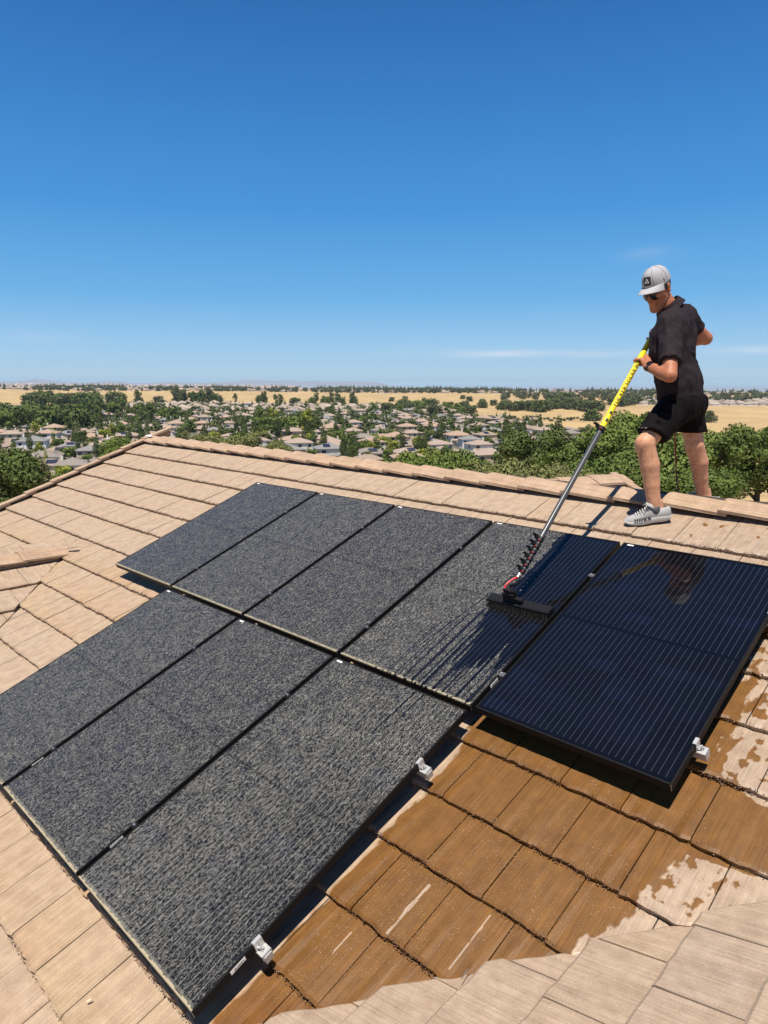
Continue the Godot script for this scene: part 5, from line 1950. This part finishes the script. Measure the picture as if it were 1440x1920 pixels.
func street(run: Array, m: Material) -> void:
	var q := MB.new()
	var rows := []
	for k in run.size():
		var t: Vector2 = (run[mini(k + 1, run.size() - 1)] - run[maxi(k - 1, 0)]).normalized()
		var n := Vector2(-t.y, t.x) * 4.5
		var row := []
		for f in 5:
			var p: Vector2 = run[k] + n * (f / 2.0 - 1.0)
			row.append(place(p.x, p.y) + Vector3(0, 0.35, 0))
		rows.append(row)
	q.sheet(rows)
	put("street", q, m).set_meta("kind", "structure")

# ---- trees
func crown_mesh(sd: int, leaves: int, size: float, shape: int) -> ArrayMesh:
	var r := RandomNumberGenerator.new(); r.seed = sd
	var blobs := []
	if shape == 0:        # broad and round
		for k in 40:
			var a := r.randf() * TAU; var y := r.randf_range(-0.6, 0.88)
			var rad := sqrt(maxf(0.0, 1.0 - y * y)) * r.randf_range(0.35, 0.92)
			blobs.append([Vector3(cos(a) * rad, y * 0.72, sin(a) * rad), r.randf_range(0.13, 0.38), r.randf_range(0.66, 1.34)])
		blobs.append([Vector3.ZERO, 0.62, 0.9])
	elif shape == 1:      # a tall column
		for k in 14:
			var y := -1.7 + k * 0.27
			var w := 0.42 * pow(sin(PI * clampf((k + 1.4) / 15.5, 0.05, 1.0)), 0.7)
			blobs.append([Vector3(r.randf_range(-0.1, 0.1), y, r.randf_range(-0.1, 0.1)), maxf(w, 0.12) * r.randf_range(0.85, 1.1), r.randf_range(0.8, 1.2)])
	elif shape == 2:      # loose and upright
		for k in 22:
			var a := r.randf() * TAU; var y := r.randf_range(-1.0, 1.15)
			var rad := (0.72 - 0.30 * absf(y)) * r.randf_range(0.2, 1.0)
			blobs.append([Vector3(cos(a) * rad, y, sin(a) * rad), r.randf_range(0.18, 0.34), r.randf_range(0.75, 1.3)])
	else:                 # conifer
		for k in 16:
			var f := k / 15.0
			var w := lerpf(0.55, 0.07, f)
			blobs.append([Vector3(r.randf_range(-0.12, 0.12), lerpf(-1.0, 1.6, f), r.randf_range(-0.12, 0.12)), w * r.randf_range(0.8, 1.1), r.randf_range(0.8, 1.2)])
	var q := MB.new()
	q.nn = PackedVector3Array()
	var total := 0.0
	for b in blobs: total += b[1] * b[1]
	for b in blobs:
		var n := int(leaves * b[1] * b[1] / total)
		for k in n:
			var dir := Vector3(r.randfn(), r.randfn() + 0.25, r.randfn()).normalized()
			var at: Vector3 = b[0] + dir * Vector3(1, 0.88, 1) * (b[1] * (0.70 + 0.42 * sqrt(r.randf())))
			var nrm := (dir + Vector3(r.randfn(), r.randfn(), r.randfn()) * 0.55).normalized()
			var t := nrm.cross(Vector3(r.randfn(), r.randfn(), r.randfn())).normalized()
			var w := nrm.cross(t)
			var s := size * r.randf_range(0.6, 1.35)
			var tone: float = b[2] * r.randf_range(0.70, 1.35)
			q.col = Color(tone * r.randf_range(0.85, 1.2), tone, tone * r.randf_range(0.7, 1.1))
			var c := q.v.size()
			q.p(at - t * s); q.p(at + w * s * 0.55 + nrm * s * 0.12); q.p(at + t * s); q.p(at - w * s * 0.55 + nrm * s * 0.12)
			q.quad(c, c + 3, c + 2, c + 1)
			for j in 4: q.nn.append((nrm * 0.65 + dir * 0.35).normalized())
	return q.mesh(true, true)

func trunk_mesh(sd: int, low: float) -> ArrayMesh:
	var r := RandomNumberGenerator.new(); r.seed = sd
	var q := MB.new()
	q.tube([Vector3(0, low, 0), Vector3(0.02, low * 0.6, 0.01), Vector3(0.0, -0.3, 0.02), Vector3(0.03, 0.3, 0)], [0.085, 0.065, 0.055, 0.03], 8)
	for k in 5:
		var a := TAU * k / 5.0 + r.randf_range(-0.4, 0.4)
		var y := r.randf_range(-0.75, -0.25)
		q.tube([Vector3(0, y, 0), Vector3(cos(a) * 0.28, y + 0.28, sin(a) * 0.28), Vector3(cos(a) * 0.55, y + 0.62, sin(a) * 0.55)], [0.04, 0.028, 0.012], 6)
	return q.mesh(true)

var crowns := {}
var leaf_mats := []
var bark: StandardMaterial3D
func tree(called: String, shape: String, green: int, at: Vector3, radius: float, tall: float, label: String, group: String, stuff := false) -> Node3D:
	var o := base(called, at)
	var proto: Array = crowns[shape]
	var pick: Array = proto[rng.randi_range(0, proto.size() - 1)]
	# crown sits so that its top reaches `tall` above the ground
	var up: float = {"oak": 0.98, "round": 0.98, "column": 2.0, "loose": 1.35, "conifer": 1.65}[shape]
	var c := part("crown", pick[0], leaf_mats[green], o)
	var b := Basis(Vector3.UP, rng.randf() * TAU).scaled(Vector3(radius, radius, radius) * Vector3(1, rng.randf_range(0.95, 1.1), 1))
	c.transform = Transform3D(b, Vector3(0, tall - up * b.y.length(), 0))
	var t := part("trunk", pick[1], bark, o)
	var h := tall - up * radius
	t.transform = Transform3D(Basis.from_scale(Vector3(radius, maxf((h + 1.0) / 1.35, 0.5) if shape != "oak" else radius, radius)), Vector3(0, h, 0))
	tag(o, label, "tree", group)
	return o

func build_trees() -> void:
	bark = mat(lin(0.11, 0.085, 0.06), 0.95)
	var greens := [lin(0.112, 0.155, 0.038), lin(0.138, 0.186, 0.044), lin(0.088, 0.120, 0.035), lin(0.172, 0.188, 0.070), lin(0.27, 0.30, 0.05), lin(0.110, 0.130, 0.055)]
	for g in greens:
		var m := mat(g, 0.65, 0.0, true)
		m.metallic_specular = 0.25
		m.backlight_enabled = true
		m.backlight = Color(g.r, g.g, g.b) * 0.55
		leaf_mats.append(m)
	crowns["oak"] = [[crown_mesh(101, 15000, 0.036, 0), trunk_mesh(1, -1.35)], [crown_mesh(102, 15000, 0.034, 0), trunk_mesh(2, -1.35)], [crown_mesh(103, 15000, 0.038, 0), trunk_mesh(3, -1.35)]]
	crowns["round"] = [[crown_mesh(111, 1300, 0.115, 0), trunk_mesh(4, -1.35)], [crown_mesh(112, 1300, 0.11, 0), trunk_mesh(5, -1.35)], [crown_mesh(113, 1100, 0.125, 0), trunk_mesh(6, -1.35)]]
	crowns["column"] = [[crown_mesh(121, 1100, 0.085, 1), trunk_mesh(7, -2.0)]]
	crowns["loose"] = [[crown_mesh(131, 1100, 0.10, 2), trunk_mesh(8, -1.6)], [crown_mesh(132, 1100, 0.10, 2), trunk_mesh(9, -1.6)]]
	crowns["conifer"] = [[crown_mesh(141, 1000, 0.09, 3), trunk_mesh(10, -1.4)]]
	var top_at := func(py: float, d: float) -> float:       # height of what shows at that row of the frame
		return EYE.y - d * tan(atan((py - 960.0) / 1283.6) + 0.18287)
	# near trees, one by one: column, distance, row of the top, radius, shade, loose or oak, words
	var nearby := [
		[8, 54, 836, 4.4, 2, "big dark oak at the left edge, beside the tiled roof's left gable"],
		[398, 118, 806, 4.6, 3, "olive green tree behind the roof ridge, its left one of two together"],
		[452, 112, 808, 4.8, 3, "olive green tree behind the roof ridge, the taller right one of two"],
		[523, 106, 824, 3.4, 3, "small olive tree showing behind the ridge right of the olive pair"],
		[228, 140, 812, 4.6, 1, "bright green tree just left of where the ridge begins"],
		[345, 122, 822, 3.4, 0, "low green tree behind the left end of the ridge"],
		[742, 66, 850, 3.6, 1, "low bright bush tree at the left end of the green band behind the ridge"],
		[800, 70, 840, 4.4, 1, "mid green oak in the band behind the ridge, second from its left end"],
		[868, 72, 838, 4.6, 0, "mid green oak behind the ridge left of the pole, above the grey washed panel"],
		[925, 68, 846, 4.6, 3, "olive toned oak low behind the ridge, left of the dark tall oak"],
		[1003, 96, 797, 6.4, 2, "tall dark oak left of the pole's yellow section"],
		[1062, 84, 818, 5.4, 0, "dark green oak right behind the pole"],
		[985, 60, 868, 3.8, 3, "olive bush tree just above the ridge, left of the pole"],
		[1046, 58, 862, 4.0, 3, "olive bush tree just above the ridge, behind the pole"],
		[1112, 62, 850, 4.4, 0, "green oak just above the rear wing's peak"],
		[1138, 84, 786, 5.6, 1, "bright green oak between the pole and the man's front knee"],
		[1206, 92, 762, 6.4, 1, "tall green oak behind the man's front thigh"],
		[1176, 64, 832, 4.6, 0, "green oak behind the man's front shin"],
		[1262, 74, 800, 5.6, 1, "green oak seen between the man's legs"],
		[1248, 50, 872, 3.6, 0, "low green oak between the man's legs, just above the ridge"],
		[1326, 76, 800, 5.0, 1, "bright oak right of the man's rear leg"],
		[1318, 50, 866, 3.4, 0, "low green oak right of the man's rear calf"],
		[1428, 70, 788, 4.8, 0, "green tree at the right edge with its trunk showing over dry grass"]]
	for e in nearby:
		var d: float = e[1]
		var g := place(d, spread(e[0], d) * (1.0 if d > 100 else 0.985))
		# spread() assumes the valley floor; near trees stand higher
		var depth: float = d * cos(PITCH) + (EYE.y - g.y) * 0.5 * -sin(PITCH)
		var s: float = (e[0] - 720.0) / 1283.6 * depth
		g = place(d, s)
		tree("oak_tree", "oak", e[4], g, e[3], top_at.call(e[2], d) - g.y, e[5], "oaks and trees below the house")
	# oaks scattered on the dry field: column, row of the foot, radius
	var field := [[940, 769, 6.5], [960, 771, 7], [985, 769, 7], [1010, 773, 8], [1035, 767, 9.5], [1060, 766, 10], [1085, 769, 8], [1105, 772, 9], [1110, 789, 6.5], [1150, 760, 10], [1170, 761, 8], [1195, 758, 9], [1222, 759, 6], [905, 757, 5], [880, 753, 6.5], [868, 751, 5], [800, 763, 8], [815, 762, 7], [845, 762, 4.5], [872, 764, 6], [905, 765, 7], [1022, 742, 9], [1327, 792, 6], [1300, 800, 6], [760, 752, 5], [735, 753, 5], [1260, 762, 6], [925, 760, 6], [775, 768, 7], [948, 767, 8], [973, 770, 8], [997, 771, 9], [1022, 770, 9], [1048, 766, 9], [1072, 768, 10], [1095, 771, 9], [1042, 757, 11], [1058, 756, 12], [1120, 771, 8], [1160, 762, 10], [1182, 760, 9]]
	field.sort_custom(func(a, b): return a[0] < b[0])
	for k in field.size():
		var e = field[k]
		var d := 29.0 / tan(atan((e[1] - 960.0) / 1283.6) + 0.18287)
		for it in 4: d = (EYE.y - ground_y(d, spread(e[0], d))) / tan(atan((e[1] - 960.0) / 1283.6) + 0.18287)
		d = clampf(d, 300.0, 1700.0)
		tree("oak_tree", "round", 5 if k % 3 else 2, place(d, spread(e[0], d)), e[2] * 1.15, e[2] * 1.75, "dark oak on the golden field, %s from the left" % nth(k), "oaks on the golden field")
	# small shrubs of the field
	var r := RandomNumberGenerator.new(); r.seed = 91
	for k in 22:
		var px := 990.0 + k * 6.2
		var d := r.randf_range(560.0, 640.0)
		var o := tree("field_shrub", "round", 5, place(d, spread(px, d)), r.randf_range(1.2, 2.2), r.randf_range(2.2, 3.6), "small dark shrub in a row on the golden field, %s from the left" % nth(k), "shrubs on the golden field")
		o.set_meta("category", "shrub")
	# groves and belts: [count, column from, to, distance from, to, radius from, to, shapes, words]
	var belts := [
		[56, -40, 165, 400, 560, 6.0, 9.0, ["round"], [2, 0, 2], "in the dense left edge grove"],
		[20, 150, 330, 500, 640, 5.5, 8.0, ["round", "loose"], [0, 2, 1], "right of the left edge grove"],
		[22, 50, 235, 820, 960, 8.0, 12.0, ["round"], [5, 0], "in the tall far left belt"],
		[20, 230, 430, 900, 980, 7.0, 11.0, ["round", "loose"], [5, 0], "in the belt below the golden field"],
		[16, 440, 700, 900, 1000, 6.0, 9.0, ["round", "loose"], [5, 0, 2], "in the central belt by the field"],
		[22, 690, 900, 640, 900, 5.0, 8.0, ["round"], [0, 5, 1], "along the suburb's right edge"],
		[12, 470, 600, 385, 420, 5.0, 7.5, ["round", "loose"], [1, 4, 0], "in the bright clump amid the suburb"]]
	for b in belts:
		var spots := []
		for k in b[0]: spots.append(Vector2(r.randf_range(b[1], b[2]), r.randf_range(b[3], b[4])))
		spots.sort_custom(func(x, y): return x.x < y.x)
		for k in spots.size():
			var p: Vector2 = spots[k]
			var rad: float = r.randf_range(b[5], b[6])
			var sh: String = b[7][r.randi_range(0, b[7].size() - 1)]
			var g: int = b[8][r.randi_range(0, b[8].size() - 1)]
			tree("broadleaf_tree", sh, g, place(p.y, spread(p.x, p.y)), rad * (0.8 if sh == "loose" else 1.0), rad * (1.8 if sh == "round" else 2.3), "%s tree %s, %s from left" % [["green", "bright green", "dark green", "olive", "yellow green", "dusky green"][g], b[9], nth(k)], "trees " + b[9])
	# garden trees between the houses
	var gardens := []
	for L in lots:
		for j in 7:
			var p := Vector2(L.d + r.randf_range(-15, 15), L.s + r.randf_range(-10, 10))
			var ok := true
			for M in lots:
				if absf(M.d - p.x) < 7.5 and absf(M.s - p.y) < 7.5: ok = false; break
			if ok: gardens.append(p)
	gardens.sort_custom(func(x, y): return x.x < y.x)
	var few := []
	var more := []
	for k in gardens.size(): (few if k < 250 else more).append(gardens[k])
	few.sort_custom(func(x, y): return column_of(x.x, x.y) < column_of(y.x, y.y))
	for k in few.size():
		var p: Vector2 = few[k]
		var pick := r.randf()
		var sh := "round" if pick < 0.50 else ("loose" if pick < 0.66 else ("column" if pick < 0.86 else "conifer"))
		var rad := r.randf_range(1.7, 3.3) * (1.0 if p.x < 340.0 else 1.3)
		var g := r.randi_range(0, 4) if sh != "column" else 2
		var o := tree("garden_tree", sh, g, place(p.x, p.y), rad, rad * (1.9 if sh == "round" else (3.6 if sh == "column" else 2.6)), "%s %s garden tree among nearer houses, %s from left" % [["green", "bright green", "dark green", "olive", "yellow green", "dusky green"][g], {"round": "round", "loose": "loose", "column": "columnar", "conifer": "pointed"}[sh], nth(k)], "garden trees of the nearer suburb")
	# the many that nobody could count: garden trees far off and the wooded far ridge
	var bank := {"round": [], "loose": [], "conifer": []}
	for p in more:
		var sh: String = ["round", "round", "loose", "conifer"][r.randi_range(0, 3)]
		bank[sh].append([place(p.x, p.y), r.randf_range(2.0, 4.6)])
	for k in 2600:
		var d := r.randf_range(1760.0, 2450.0)
		var px := r.randf_range(-80.0, 1520.0)
		if px > 950.0 and r.randf() < 0.35: continue
		var clump := hill_noise.get_noise_2d(px * 1.3, d * 0.05)
		if clump < -0.12 and r.randf() < 0.8: continue
		bank["conifer" if r.randf() < 0.45 else "round"].append([place(d, spread(px, d)), r.randf_range(4.0, 8.0)])
	for k in 170:
		var d := r.randf_range(1250.0, 1700.0)
		var px := r.randf_range(940.0, 1520.0)
		bank["round"].append([place(d, spread(px, d)), r.randf_range(4.0, 9.0)])
	for sh in bank:
		var mm := MultiMesh.new()
		mm.transform_format = MultiMesh.TRANSFORM_3D
		mm.mesh = crown_mesh(151 + sh.length(), 420, 0.17, {"round": 0, "loose": 2, "conifer": 3}[sh])
		mm.instance_count = bank[sh].size()
		for k in bank[sh].size():
			var e = bank[sh][k]
			mm.set_instance_transform(k, Transform3D(Basis(Vector3.UP, r.randf() * TAU).scaled(Vector3.ONE * e[1]), e[0] + Vector3.UP * e[1] * 0.75))
		var o := MultiMeshInstance3D.new()
		o.name = {"round": "distant_trees", "loose": "distant_garden_trees", "conifer": "distant_conifers"}[sh]
		o.multimesh = mm
		o.material_override = leaf_mats[5 if sh != "loose" else 0]
		tag(o, {"round": "far round trees along the wooded ridge and the suburb's far side", "loose": "far loose garden trees between distant houses", "conifer": "far pointed conifers along the wooded ridge"}[sh], "trees", "", "stuff")
		add_child(o)
